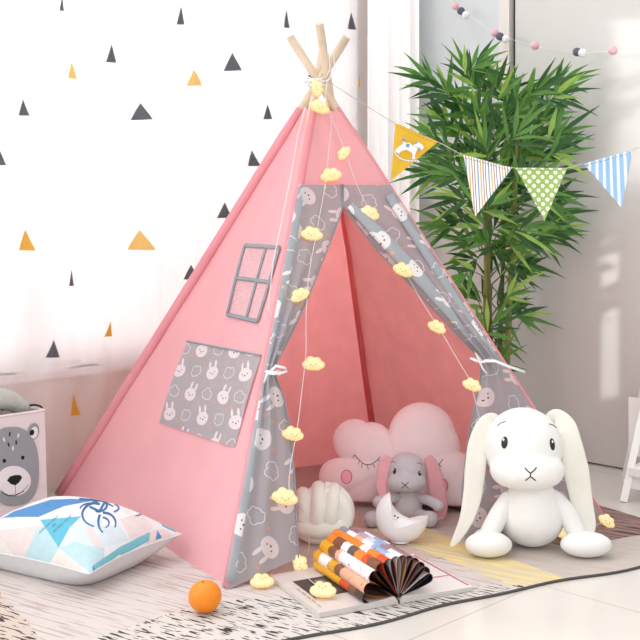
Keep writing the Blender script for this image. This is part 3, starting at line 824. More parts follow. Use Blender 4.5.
# small neck seam ring
for sp_ in ([(W(508, 500, 2.93), .024), (W(499, 515, 2.90), .027), (W(488, 536, 2.88), .026)], [(W(553, 498, 2.93), .024), (W(566, 512, 2.90), .027), (W(577, 534, 2.88), .026)]):
    mk('arm', limb(sp_), WHITE_PLUSH, wb)
for x, r in ((488.5, .064), (586, .070)):
    fc = W(x, 544, 2.84); fc.z = RZ+.0335
    g = Geo(); g.blob(fc, [(fc, (r, .042, .0335)), (fc+Vector((.0, .05, -.003)), (.035, .06, .028))], .004, 36, 22)
    inner = W(515 if x < 530 else 548, 540, 2.92); inner.z = RZ+.035
    mk('leg', g, WHITE_PLUSH, wb, weld=True)
def ear(specs, D0, D1, mats, par, th=.35, zmin=RZ):
    pts = []; rr = []
    n = len(specs)
    for i, (x, y, hw) in enumerate(specs):
        d = D0+(D1-D0)*i/(n-1); p = W(x, y, d); p.z = max(p.z, zmin+.006); pts.append((p, hw*d/FPX))
    P = path_sm([q[0] for q in pts]); R = []
    for i in range(len(P)):
        a = i/6; j = min(int(a), n-2); t = a-j; R.append(pts[j][1]*(1-t)+pts[j+1][1]*t)
    g = Geo()
    # flat ear: front ribbon slightly dished, with a fold line
    N = len(P); vv = []
    def fn(u, v):
        i = min(int(v*(N-1)+.5), N-1); t = (P[min(i+1, N-1)]-P[max(i-1, 0)]).normalized()
        b = t.cross(Vector((0, -1, 0))).normalized(); f = b.cross(t).normalized()
        if f.y > 0: f = -f
        a = 2*PI*u; cx = math.cos(a); sy = math.sin(a)
        q = P[i]+b*(R[i]*cx)+f*(R[i]*th*sy*(1-.45*(1-cx*cx)*(1 if sy > 0 else 0)*min(1, v*6)))
        return q
    g.grid(fn, 28, N-1, 0, cu=True)
    g.add([fn(i/28, 0) for i in range(28)], [tuple(range(28))]); g.add([fn(i/28, 1) for i in range(28)], [tuple(range(27, -1, -1))])
    if len(mats) > 1:
        for idx in range(28*(N-1)):
            if 1 <= idx % 28 <= 12: g.m[idx] = 1
    return g
mk('ear', ear([(503, 428, 4), (493, 420, 7), (485, 426, 9), (478, 445, 10), (475, 472, 10.5), (472, 498, 9.5), (466, 520, 7), (457, 538, 4.5), (451, 546, 1.5)], 2.985, 2.86, [EAR_PLUSH], hd), EAR_PLUSH, wb)
mk('ear', ear([(545, 424, 4), (555, 417, 8), (565, 425, 10), (570, 440, 11), (576, 470, 13), (582, 502, 11), (588, 525, 8), (588, 537, 4)], 3.0, 2.89, [EAR_PLUSH], hd), EAR_PLUSH, wb)

# grey bunny
gb = thing('plush_bunny', (W(408, 522, 3.2).x, 3.2, RZ), 'small grey plush bunny with pink inner ears sitting before cloud pillow', 'plush toy')
D = 3.2; bc = W(408, 506, 3.2)
g = Geo(); g.blob(bc, [((bc.x, bc.y, RZ+.045), (.043, .040, .044)), ((bc.x, bc.y, RZ+.072), (.034, .031, .032))], .006); mk('body', g, GREY_PLUSH, gb, weld=True)
hc = W(406.5, 471.5, 3.2); mz = W(406.5, 482, 3.165)
g = Geo(); g.blob(hc, [(hc, (.060, .052, .058)), (mz, (.056, .042, .030)), (mz+Vector((.03, 0, 0)), (.028, .03, .024)), (mz+Vector((-.03, 0, 0)), (.028, .03, .024))], .005, 56, 36)
hd = mk('head', g, GREY_PLUSH, gb, weld=True); HB = bvh(g)
for x, y in ((394.6, 471), (419.6, 474)):
    g, p, n, R = oval_on(HB, x, y, .0055, .0095, .003); e_ = mk('eye', g, BLACK, hd)
    g = Geo(); g.ell(p+n*.0028+Vector((-.001, 0, .004)), (.0016, .001, .002), 8, 6, 0, R); mk('eye_glint', g, EYEW, e_)
for q_ in [[(391, 462.5), (393.5, 461.5), (396, 462.5)], [(417, 463.5), (420, 463), (422, 465)]]:
    g = Geo(); strokes(g, HB, [q_], .0008); mk('eyebrow_stitch', g, BLACK, hd)
g = Geo(); strokes(g, HB, [[(401.5, 482), (405, 485.2), (408.8, 488.5)], [(408.8, 482), (405, 485.2), (401.5, 488.5)]], .0010); mk('mouth_stitch', g, BLACK, hd)
for sp_ in ([(W(399, 497, 3.19), .013), (W(388, 499, 3.16), .015), (W(378, 502, 3.13), .017)], [(W(419, 497, 3.19), .013), (W(430, 501, 3.16), .015), (W(439, 506, 3.13), .016)]):
    mk('arm', limb(sp_), GREY_PLUSH, gb)
for a, b in ((400, 372), (417, 430)):
    P0 = W(a, 517, 3.19); P0.z = RZ+.022; P1 = W((a+b)/2, 518, 3.15); P1.z = RZ+.021; P2 = W(b, 521, 3.12); P2.z = RZ+.024
    mk('leg', limb([(P0, .019), (P1, .020), (P2, .024)]), GREY_PLUSH, gb)
mats = [GREY_PLUSH, ROSE_PLUSH]
mk('ear', ear([(390, 457, 4), (384, 466, 6), (382, 480, 6), (382, 492, 4.5), (383, 497, 2)], 3.19, 3.16, mats, hd), mats, gb)
mk('ear', ear([(427, 457, 4), (432, 466, 7), (436, 485, 8.5), (440, 505, 8), (440, 520, 5), (440, 524, 3)], 3.215, 3.19, mats, hd), mats, gb)

# ------------------------------------------------------------------ moon lamp
mo = W(401, 525, 2.965); Mt = 2.965/FPX
def mcirc(cx, cy, r, a0, a1, n): return [(cx+r*math.cos(a0+(a1-a0)*i/n), cy+r*math.sin(a0+(a1-a0)*i/n)) for i in range(n+1)]
# pixel outline -> local metres (x right, y up)
R_ = 26.6; pts = []
a0, a1 = math.radians(117), math.radians(360)
pts += mcirc(401.8, 0, R_, a0, a1, 70)          # y measured up from the circle centre
ic = (418.5, 22.0); T1 = pts[-1]; T0 = pts[0]
b1 = math.atan2(T1[1]-ic[1], T1[0]-ic[0]); b0 = math.atan2(T0[1]-ic[1], T0[0]-ic[0])
r1 = math.hypot(T1[0]-ic[0], T1[1]-ic[1]); r0 = math.hypot(T0[0]-ic[0], T0[1]-ic[1])
b0 = b0 % (2*PI); b1 = b1 % (2*PI)
for i in range(1, 40):
    t = i/40; a = b1+(b0-b1)*t; r = r1+(r0-r1)*t; pts.append((ic[0]+r*math.cos(a), ic[1]+r*math.sin(a)))
loc = [((x-401)*Mt, y*Mt) for x, y in pts]
mc = ((392.5-401)*Mt, -10*Mt)
moz = RZ+R_*Mt+.001
mo.z = moz
moon = thing('moon_lamp', (mo.x, mo.y, RZ), 'white crescent moon night lamp standing in front of grey bunny', 'lamp')
g = Geo(); inflate(g, loc, mc, .034, lambda x, y, z: mo+Vector((x, -z, y)), 14, 2.4)
mk('lamp_shade', g, MOONM, moon, weld=True); MB = bvh(g)
g = Geo()
for x, y in ((394.8, 516.0), (397.8, 517.6)): disc(g, MB, x, y, .9, 1.1, .0006, 0, 10)
strokes(g, MB, [[(394.5, 519), (395.5, 520), (396.8, 519.8)]], .0005)
mk('face_print', g, M('brown_print', (90, 50, 60), .5), moon)
g = Geo(); g.ell((mo.x-.002, mo.y, RZ+.004), (.026, .022, .004), 24, 8); mk('base', g, MOONM, moon)

# ------------------------------------------------------------------ magazine
mag_o = G(399, 603, .01); md = Vector((-.43, .903, 0)).normalized(); me_ = Vector((.903, .43, 0)).normalized(); UP = Vector((0, 0, 1))
mag = thing('magazine', (mag_o.x, mag_o.y, RZ), 'open magazine on the rug, its middle pages folded into a fan', 'magazine')
def mloc(e, d, z): return Vector((mag_o.x, mag_o.y, RZ))+me_*e+md*d+UP*z
PAPER = M('white_paper', (222, 218, 216), .45, .03, 20)
PAPER_EDGE = M('page_edges', (214, 208, 204), .7, .2, 400)
PINKP = M('blush_page', (208, 198, 194), .5, .1, 30)
DKP = M('dark_photo_print', (72, 66, 66), .5, .5, 30)
LTP = M('grey_photo_print', (150, 144, 138), .5, .6, 40)
REDP = M('red_page_line', (196, 60, 84), .5, .05, 20)
def page_block(s, th):
    g = Geo()
    def prof(u): # height of page surface along e
        return th*(1-.25*u)+.010*math.exp(-u*9)+.002
    def fn(u, v): return mloc(s*(.003+.207*u), .29*v-.0, prof(u)*min(1, (u+.02)*14))
    g.grid(fn, 24, 10, 0)
    def f2(u, v): return mloc(s*(.003+.207*u), 0, prof(u)*v*min(1, (u+.02)*14))
    g.grid(f2, 24, 2, 1); g.grid(lambda u, v: f2(u, v)+md*.29, 24, 2, 1)
    g.grid(lambda u, v: mloc(s*.21, .29*u, prof(1)*v), 10, 2, 1); g.grid(lambda u, v: mloc(s*(.003+.207*u), .29*v, .0005), 4, 4, 1)
    return g, fn
gl_, fl_ = page_block(-1, .013); pgl = mk('page_block', gl_, [PINKP, PAPER_EDGE], mag, smooth=False)
gr_, fr2 = page_block(1, .010); pgr = mk('page_block', gr_, [PAPER, PAPER_EDGE], mag, smooth=False)
g = Geo(); g.grid(lambda u, v: fl_(.40+.45*u, .30+.45*v)+UP*.0006, 8, 8, 0); g.grid(lambda u, v: fl_(.50+.12*u, .36+.32*v)+UP*.0010, 8, 8, 1)
for i in range(5): g.grid(lambda u, v: fl_(.90+.012*u, .1+.1*i+.07*v)+UP*.001, 2, 2, 1)
mk('photo_print', g, [DKP, LTP], pgl)
g = Geo(); g.grid(lambda u, v: fr2(.15+.82*u, .33+.006*0+.012*v)+UP*.0008, 8, 2, 0); g.grid(lambda u, v: fr2(.962+.02*u, .05+.9*v)+UP*.0008, 2, 8, 0); mk('red_line', g, REDP, pgr)
# folded pages
def page_mat(i, cols, dark):
    m, nt = newmat('page_print_%d' % i); E.nt = nt
    uvn = nt.nodes.new('ShaderNodeUVMap'); uvn.uv_map = 'UVMap'; sp = nt.nodes.new('ShaderNodeSeparateXYZ'); nt.links.new(uvn.outputs[0], sp.inputs[0])
    rp = nt.nodes.new('ShaderNodeValToRGB'); rp.color_ramp.interpolation = 'CONSTANT'
    n = len(cols)
    while len(rp.color_ramp.elements) < n: rp.color_ramp.elements.new(.5)
    pos = 0.0; R = random.Random(i)
    ps = sorted([0]+[min(.97, max(.04, (j+R.uniform(-.3, .3))/n)) for j in range(1, n)])
    for j, el_ in enumerate(rp.color_ramp.elements): el_.position = ps[j]; el_.color = sr(*cols[j])
    wv = nt.nodes.new('ShaderNodeTexNoise'); wv.inputs['Scale'].default_value = 14; nt.links.new(uvn.outputs[0], wv.inputs['Vector'])
    nt.links.new((E(sp.outputs[1])+(E(wv.outputs['Fac'])-.5)*.06).v, rp.inputs[0])
    mp = nt.nodes.new('ShaderNodeMapping'); mp.inputs['Scale'].default_value = (9, 28, 1); mp.inputs['Location'].default_value = (i*3.1, i, 0); nt.links.new(uvn.outputs[0], mp.inputs[0])
    vo = nt.nodes.new('ShaderNodeTexNoise'); vo.inputs['Scale'].default_value = 1.0; vo.inputs['Detail'].default_value = 3; nt.links.new(mp.outputs[0], vo.inputs['Vector'])
    msk = E(vo.outputs['Fac']).gt(.66)*E(sp.outputs[1]).gt(.25)
    c = mixc(msk, rp.outputs[0], sr(*dark))
    b = nt.nodes.new('ShaderNodeBsdfPrincipled'); nt.links.new(c, b.inputs['Base Color']); b.inputs['Roughness'].default_value = .35; out(nt, b.outputs[0]); return m
INNER = M('black_page_inside', (40, 34, 38), .4, .5, 60); INNER_O = M('orange_page_inside', (216, 140, 60), .4, .1, 60); INNER_M = M('maroon_page_inside', (92, 56, 52), .4, .3, 60); INNER_G = M('grey_page_inside', (176, 174, 176), .4, .1, 60)
Yl, Or, Wh, Br, Bl, Sk, Mv, Rd = (222, 162, 36), (224, 130, 44), (232, 232, 236), (120, 80, 56), (140, 170, 208), (226, 168, 140), (150, 122, 128), (206, 78, 40)
pages = [ # angle deg (from +e axis ccw looking from the front), length, loop radius, colours back->front, inner
 (172, .098, .0125, [Yl, Yl, Yl, Yl, Rd, Br, (60, 50, 50)], INNER),
 (158, .100, .0160, [Yl, Wh, Yl, Br, Sk, Sk, Sk], INNER_O),
 (138, .102, .0165, [Yl, Br, Sk, Wh, Wh, Wh, Wh], INNER),
 (122, .102, .0165, [Or, Br, Wh, (90, 84, 80), Or, Rd, Br], INNER_M),
 (108, .100, .0145, [Or, Or, Or, Or, Wh, Or, Rd], INNER_M),
 (96, .100, .0140, [(128, 140, 158), Wh, Sk, Wh, Bl, Bl, Wh], INNER_G),
 (84, .100, .0135, [(130, 110, 120), (160, 160, 175), (200, 205, 215), Bl, Mv, Wh], INNER_O),
 (72, .100, .0140, [Mv, Wh, Bl, Mv, Mv], INNER),
 (60, .100, .0140, [Mv, Mv, Wh, (130, 90, 80), Mv], INNER_M),
 (47, .100, .0140, [Mv, Wh, Mv, Sk], INNER),
 (34, .102, .0140, [Mv, Br, Wh, Mv], INNER),
 (22, .102, .0115, [Wh, Mv, Wh, Wh], INNER),
]
for i, (ang, L, r, cols, inn) in enumerate(pages):
    a = math.radians(ang); dx = math.cos(a); dz = math.sin(a)
    g = Geo(); prof = []
    ca = -dz; sa = dx # perpendicular (e,z)
    n = 26
    # teardrop in local (l along petal, w across)
    R2 = r
    for j in range(n+1):
        t = j/n
        if t < .36: l = (L-R2)*(t/.36); w = R2*(math.sin(t/.36*PI/2))**1.5
        elif t <= .64:
            b_ = (t-.36)/.28*PI; l = (L-R2)+R2*math.sin(b_); w = R2*math.cos(b_)
        else: q = (1-t)/.36; l = (L-R2)*q; w = -R2*(math.sin(q*PI/2))**1.5
        prof.append((l, w))
    base_z = .014
    def fn(u, v, prof=prof, inset=0.0):
        l, w = prof[int(round(u*n))]; w *= (1-inset)
        if inset: l = min(l, L-.002)
        stag = .008*math.sin(i*1.7)
        z = max(base_z+l*dz+w*sa if False else base_z+l*dz+w*(dx), .014)
        return mloc(l*dx-w*dz, stag*v*0+.002+.27*v+ (.0 if v < .5 else stag), z)
    g.grid(fn, n, 12, 0, lambda u, v, p: (u, 1-v))
    g.grid(lambda u, v: fn(u, v, inset=.10), n, 12, 1)
    mk('folded_page', g, [page_mat(i, cols, (96, 70, 60)), inn], mag)

# ------------------------------------------------------------------ orange
oc = G(205, 618); oc.z = RZ+.0375; 
oc = Vector(((205-320)/FPX*2.43, 2.43, RZ+.0372))
fruit = thing('orange', (oc.x, oc.y, RZ), 'round orange lying on the rug in front of the tent', 'fruit')
g = Geo(); g.ell(oc, (.0385, .0385, .0368), 36, 24); mk('peel', g, M('orange_peel', (246, 140, 10), .38, .12, 12, .5, 260), fruit)
g = Geo(); g.ell(oc+Vector((-.004, -.008, .0360)), (.003, .003, .0016), 10, 6); mk('stem_button', g, M('orange_stem', (120, 110, 50), .7), fruit)

# ------------------------------------------------------------------ printed floor cushion
F0 = Vector((-.554, 2.52, .067)); R0 = Vector((-.371, 2.82, .075)); e1 = (R0-F0); e2 = Vector((-e1.y, e1.x, 0))*1.0
B0_ = R0+e2+Vector((0, 0, .02)); e2 = e2*1.38; B0_ = R0+e2+Vector((0, 0, .01)); L0 = F0+e2-Vector((0, 0, .012))
cush = thing('throw_cushion', ((F0+B0_)/2).xy.to_3d()[:2]+(RZ,), 'square throw cushion with blue and blush geometric deer print', 'cushion')
NC = 150
def cbase(u, v):
    a = F0.lerp(R0, u); b = L0.lerp(B0_, u); p = a.lerp(b, v)
    # sides pull inwards between the corners
    x, y = 2*u-1, 2*v-1
    px_ = x*(1-.10*math.cos(y*PI/2)); py_ = y*(1-.10*math.cos(x*PI/2)); u2, v2 = (px_+1)/2, (py_+1)/2
    a = F0.lerp(R0, u2); b = L0.lerp(B0_, u2); return a.lerp(b, v2)
def puff(u, v):
    x, y = 2*u-1, 2*v-1
    return max(0, (1-abs(x)**2.4)*(1-abs(y)**2.4))**.55
def ctop(u, v):
    u = .5-.5*math.cos(PI*u); v = .5-.5*math.cos(PI*v); return cbase(u, v)+UP*(.094*puff(u, v)+.0015*math.sin(u*40)*puff(u, v))
def cbot(u, v):
    p = cbase(u, v); d = (p.z-RZ-.0005); q = puff(u, v); return Vector((p.x, p.y, max(RZ+.0005, p.z-.085*min(1, q*1.25))))
def inpoly(x, y, P):
    c = False; j = len(P)-1
    for i in range(len(P)):
        if (P[i][1] > y) != (P[j][1] > y) and x < (P[j][0]-P[i][0])*(y-P[i][1])/(P[j][1]-P[i][1])+P[i][0]: c = not c
        j = i
    return c
def zz(*L): return [(x/3.368, 470+y/3.368) for x, y in L]
WHT = sr(228, 230, 233); LB = sr(186, 214, 222); PKC = sr(226, 213, 212); TQ = sr(104, 186, 212); TQ2 = sr(122, 190, 202); NV = sr(62, 108, 160); BLU = sr(92, 146, 200); LG = sr(226, 222, 216); PB = sr(210, 224, 230)
shapes = [
 (zz((-200, 250), (-200, 500), (700, 500), (700, 60), (380, 80), (0, 60)), WHT),
 (zz((-60, 215), (20, 200), (110, 190), (200, 170), (80, 330), (-40, 320)), PKC),
 (zz((-10, 215), (80, 330), (-80, 340)), LG),
 (zz((200, 170), (122, 200), (80, 300), (160, 330), (198, 262)), LB),
 (zz((198, 262), (160, 330), (290, 350), (262, 300)), LG),
 (zz((198, 262), (300, 345), (345, 290), (260, 240)), LB),
 (zz((270, 180), (345, 165), (330, 230), (350, 290), (260, 240), (198, 262)), PB),
 (zz((135, 168), (275, 155), (235, 195), (198, 262)), TQ),
 (zz((285, 190), (310, 190), (352, 262), (325, 275)), PKC),
 (zz((310, 190), (400, 185), (440, 235), (352, 262)), PB),
 (zz((405, 165), (470, 145), (520, 190), (480, 230), (440, 235)), PKC),
 (zz((240, 240), (352, 265), (350, 300), (300, 350)), LB),
 (zz((480, 230), (520, 200), (560, 200), (590, 225), (500, 260)), PKC),
 (zz((312, 322), (400, 262), (402, 285), (345, 330), (318, 345)), TQ2),
 (zz((398, 285), (398, 262), (505, 208), (503, 238), (412, 288)), TQ2),
 (zz((312, 322), (330, 345), (312, 350)), BLU),
 (zz((530, 202), (546, 228), (524, 236)), BLU),
 (zz((522, 152), (560, 165), (614, 200), (590, 210), (548, 190)), TQ),
 (zz((20, 155), (45, 140), (170, 100), (240, 97), (330, 100), (215, 122), (130, 158), (60, 160), (0, 165)), BLU),
 (zz((0, 162), (60, 158), (130, 158), (60, 170)), WHT),
]
ant = []
def arc(cx, cy, rx, ry, a0, a1, w0, w1, n=14): # tapering antler stroke
    P = [(cx+rx*math.cos(a0+(a1-a0)*i/n), cy+ry*math.sin(a0+(a1-a0)*i/n), w0+(w1-w0)*i/n) for i in range(n+1)]; ant.append(zz(*[(p[0], p[1]) for p in P])); antw.append([p[2]/3.368 for p in P])
antw = []
arc(335, 150, 58, 42, math.radians(-100), math.radians(-250), 7, 2)
arc(312, 130, 42, 18, math.radians(-60), math.radians(-175), 6, 2)
arc(365, 175, 34, 42, math.radians(-150), math.radians(-235), 6, 2)
arc(350, 180, 40, 36, math.radians(-90), math.radians(20), 6, 2)
arc(330, 118, 30, 22, math.radians(-90), math.radians(100), 6, 4)
arc(372, 128, 28, 14, math.radians(60), math.radians(-60), 4, 1)
arc(345, 178, 22, 18, math.radians(-80), math.radians(60), 4, 1)
arc(455, 132, 32, 22, math.radians(-40), math.radians(85), 5, 1.5)
ant.append(zz((270, 98), (345, 104), (380, 122))); antw.append([1.5, 1.2, .5])
ant.append(zz((305, 125), (335, 140), (352, 110))); antw.append([1.5, 1.8, 1.5])
def segd(x, y, a, b):
    dx, dy = b[0]-a[0], b[1]-a[1]; t = max(0, min(1, ((x-a[0])*dx+(y-a[1])*dy)/(dx*dx+dy*dy+1e-9))); return math.hypot(x-a[0]-t*dx, y-a[1]-t*dy), t
def ccol(u, v, p):
    x = 320+p.x/p.y*FPX; y = HY+(CH-p.z)/p.y*FPX
    if x < -2:   # beyond the measured part the triangle pattern simply repeats
        i = int(math.floor(u*5)); j = int(math.floor(v*5)); k_ = (u*5) % 1+(v*5) % 1 > 1
        return [WHT, LB, PKC, TQ, LG, PB][(i*3+j*2+k_) % 6]
    c = WHT
    for P, cc_ in shapes:
        if inpoly(x, y, P): c = cc_
    for P, w in zip(ant, antw):
        for i in range(len(P)-1):
            d, t = segd(x, y, P[i], P[i+1])
            if d < (w[i]*(1-t)+w[i+1]*t)*.5+.45: return NV
    return c
g = Geo(); g.grid(ctop, 430, 430, 0, colf=ccol)
CUSH = M('printed_linen', (255, 255, 255), .9, .07, 60, .25, 500, colattr=True)
top = mk('printed_cover', g, CUSH, cush); CT = bvh(g)
g = Geo(); g.grid(cbot, 60, 60); g.f = [tuple(reversed(f)) for f in g.f]; mk('plain_underside', g, M('pale_linen', (214, 216, 218), .9, .06, 60, .3, 500), cush)
g = Geo(); g.tube([cbase(i/40, 0) for i in range(41)]+[cbase(1, i/40) for i in range(1, 41)]+[cbase(1-i/40, 1) for i in range(1, 41)]+[cbase(0, 1-i/40) for i in range(1, 40)], .0016, 6, closed=True); mk('seam_piping', g, M('piping_linen', (232, 232, 232), .9), cush)
# small grey lettering running over the blue triangle
def lettering(txt, o, ex, ey, size, tree, mat, parent, name='lettering'):
    cu = bpy.data.curves.new('t', 'FONT'); cu.body = txt; cu.size = 1; ob = bpy.data.objects.new('t', cu); COL.objects.link(ob)
    bpy.context.view_layer.update(); me = bpy.data.meshes.new_from_object(ob.evaluated_get(bpy.context.evaluated_depsgraph_get()))
    g = Geo(); v = []
    for q in me.vertices:
        x = o[0]+(ex[0]*q.co.x+ey[0]*q.co.y)*size; y = o[1]+(ex[1]*q.co.x+ey[1]*q.co.y)*size; h_, _ = hit(tree, x, y, .0012); v.append(h_ if h_ is not None else Vector((0, 3, 0)))
    g.add(v, [tuple(p.vertices) for p in me.polygons]); bpy.data.objects.remove(ob); bpy.data.meshes.remove(me); bpy.data.curves.remove(cu)
    return mk(name, g, mat, parent, smooth=False)
LET = M('grey_lettering', (96, 122, 138), .8)
lettering('DREAM AND', (39.5, 534), (.80, -.74), (-.1, -.62), 4.2, CT, LET, top)
lettering('BE', (52.5, 527.5), (.80, -.70), (-.1, -.62), 4.2, CT, LET, top)
lettering('GOOD TIME', (53, 533.5), (.80, -.74), (-.1, -.62), 4.2, CT, LET, top)

# ------------------------------------------------------------------ storage basket
wd = Vector((.70711, .70711, 0)); wn_ = Vector((.70711, -.70711, 0))
BRc = W(47.5, 500, 3.34); BRc.z = 0
bw, bd, bh = .285, .15, .318
BFl = BRc-wd*bw
basket = thing('storage_basket', (BRc.x-.1, BRc.y-.1, RZ), 'white fabric storage basket printed with a grey bear face by curtain', 'basket')
def bxy(s, d, z): # s 0..1 along face, d 0..1 depth
    tp = 1-.07*(z/bh)
    return BFl+wd*(bw*((s-.5)*tp+.5))-wn_*(bd*d)+UP*z
FAB = M('white_canvas', (240, 232, 232), .85, .04, 30, .2, 500)
g = Geo(); z0, z1 = .003, bh
ring = [(0, 0), (1, 0), (1, 1), (0, 1)]
def bas(u, v):
    a = u*4; i = int(a) % 4; t = a-int(a); p = ring[i]; q = ring[(i+1) % 4]; return bxy(p[0]+(q[0]-p[0])*t, p[1]+(q[1]-p[1])*t, z0+(z1-z0)*v)
g.grid(bas, 32, 8, cu=True); 
g.add([bxy(*r, z0) for r in ring], [(0, 1, 2, 3)])
bb = mk('basket_body', g, FAB, basket, smooth=False)
mdm = bb.modifiers.new('thick', 'SOLIDIFY'); mdm.thickness = .005
g = Geo(); g.tube([bas(i/48*1.0, 1)*1.0 for i in range(48)], .0042, 8, closed=True); mk('rim', g, FAB, basket)
BP = Plane(BRc, wn_)
def shp(pts, off, mat, name, par, top_=bh-.004):
    g = Geo(); v = [BP.px(x, y, off) for x, y in pts]; c = sum(v, Vector())/len(v); n = len(v)
    g.add(v+[c], [(i, (i+1) % n, n) for i in range(n)]); return mk(name, g, mat, par, smooth=False)
def ovl(cx, cy, rx, ry, a=0, n=32, p=2.0):
    o = []
    for i in range(n):
        t = 2*PI*i/n; cx_ = math.copysign(abs(math.cos(t))**(2/p), math.cos(t))*rx; cy_ = math.copysign(abs(math.sin(t))**(2/p), math.sin(t))*ry
        o.append((cx+cx_*math.cos(a)-cy_*math.sin(a), cy+cx_*math.sin(a)+cy_*math.cos(a)))
    return o
BG = M('grey_bear_print', (158, 164, 170), .85, .04, 40); BW = M('white_bear_print', (242, 242, 244), .85); BK = M('black_bear_print', (36, 36, 40), .8)
print_ = shp(ovl(13, 466.5, 26, 39.5, -.05, 48, 2.5), .0045, BG, 'bear_print', basket)
ORG[print_.name] = ORG[basket.name]
shp(ovl(33.5, 431.5, 5.5, 8.5, .2), .0042, BG, 'bear_ear', print_); shp(ovl(34.2, 432.5, 3.6, 6.0, .2), .0050, BW, 'bear_ear_lining', print_); shp(ovl(32.0, 432.5, 2.2, 3.0, .3), .0055, BK, 'bear_ear_mark', print_)
shp(ovl(-8.5, 441, 6, 8.5, -.2), .0042, BG, 'bear_ear', print_)
shp(ovl(13.7, 481.0, 17.2, 15.2), .0050, BW, 'muzzle', print_)
shp([(7, 480.5), (10, 476.5), (15, 475), (20, 475), (22.3, 477.5), (19.5, 482), (15.5, 485.3), (11, 484.2)], .0055, BK, 'nose', print_)
g = Geo(); g.tube([BP.px(15.5, y, .0056) for y in (484, 490, 494)], .0006, 6); g.tube([BP.px(x, y, .0056) for x, y in ((1, 490), (4, 493), (9, 495.3), (15.5, 494.5), (21, 492.5), (26, 488), (28.5, 484))], .0006, 6); g.tube([BP.px(x, y, .0056) for x, y in ((2, 492), (8, 495.8), (15, 495.8), (24, 491))], .0012, 6); mk('mouth_line', g, BK, print_)
for x, y in ((4.3, 460.8), (22.8, 457.6)): ey = shp(ovl(x, y, 1.8, 2.0), .0052, BK, 'eye', print_)
for x, y, a, mt in ((4, 439.5, -.2, BW), (18.3, 435.5, .2, BW), (13, 448.3, .0, BW), (9.8, 434, .1, BK), (8.6, 444.5, -.3, BK), (16.2, 442.5, .0, BK)): shp(ovl(x, y, .85, 2.5, a, 14), .0052, mt, 'fur_mark', print_)
g = Geo(); P1 = bxy(1, .15, bh); P2 = bxy(1, .85, bh)
g.tube(path_sm([bxy(1.01, .1, bh-.035), bxy(1.02, .15, bh+.002), bxy(.98, .3, bh+.012), bxy(.9, .5, bh+.008), bxy(.75, .6, bh+.01), bxy(.62, .55, bh+.004)]), .006, 8, flat=.5); mk('handle', g, M('black_webbing', (34, 36, 40), .8, .1, 80), basket)
# sage plush roll in the basket
p0 = bxy(.02, .45, bh-.01); p1 = bxy(.80, .40, bh+.035)
SAGE = M('sage_fleece', (218, 225, 216), .98, .30, 260, .8, 500, sheen=.3)
a_ = bxy(-.1, .55, bh-.045); b_ = bxy(.35, .5, bh+.022); c_ = bxy(.62, .5, bh+.030); d_ = bxy(.82, .5, bh+.012)
UPb = Vector((0, 0, .014)); g = limb([(a_+UPb, .050), (b_+UPb, .046), (c_+UPb*.6, .042), (d_, .034)], .8, 24)
tag(mk('bolster_cushion', g, SAGE, origin=b_), 'fluffy sage green bolster poking out of the bear basket', 'cushion')

# ------------------------------------------------------------------ bamboo plant
Pc = Vector((.66, 4.02, 0))
plant = thing('potted_bamboo', Pc, 'tall potted bamboo with dense green leaves behind the tent', 'plant')
STK = M('bamboo_cane', (136, 142, 62), .45, .35, 20); DSTK = M('dark_bamboo_cane', (92, 96, 44), .45, .35, 20)
LEAF = []
for i, c in enumerate(((98, 156, 66), (52, 104, 46), (164, 206, 96))): LEAF.append(M('bamboo_leaf_%s' % ('mid', 'dark', 'light')[i], c, .42, .25, 25, trans=.22))
g = Geo(); prof = [(.0, .0), (.095, .0), (.105, .02), (.115, .17), (.12, .18), (.12, .195), (.11, .195), (.106, .18), (.0, .175)]
def pot(u, v):
    r, z = prof[int(round(v*8))]; a = 2*PI*u; return Pc+Vector((r*math.cos(a), r*math.sin(a), z+.001))
g.grid(pot, 36, 8, cu=True); mk('pot', g, M('white_ceramic', (236, 234, 230), .3), plant)
g = Geo(); g.ell(Pc+Vector((0, 0, .178)), (.106, .106, .012), 24, 8); mk('soil', g, M('dark_soil', (70, 54, 42), .95, .5, 80, .8), plant)
stalks = [(-.03, -.02, .015, -.01, 1.50, .0165, 0), (.045, .0, .055, -.02, 1.40, .013, 0), (.0, .045, -.02, .03, 1.40, .014, 1), (-.005, -.05, -.045, -.09, 1.15, .010, 1), (.02, .02, .05, .04, 1.2, .010, 1)]
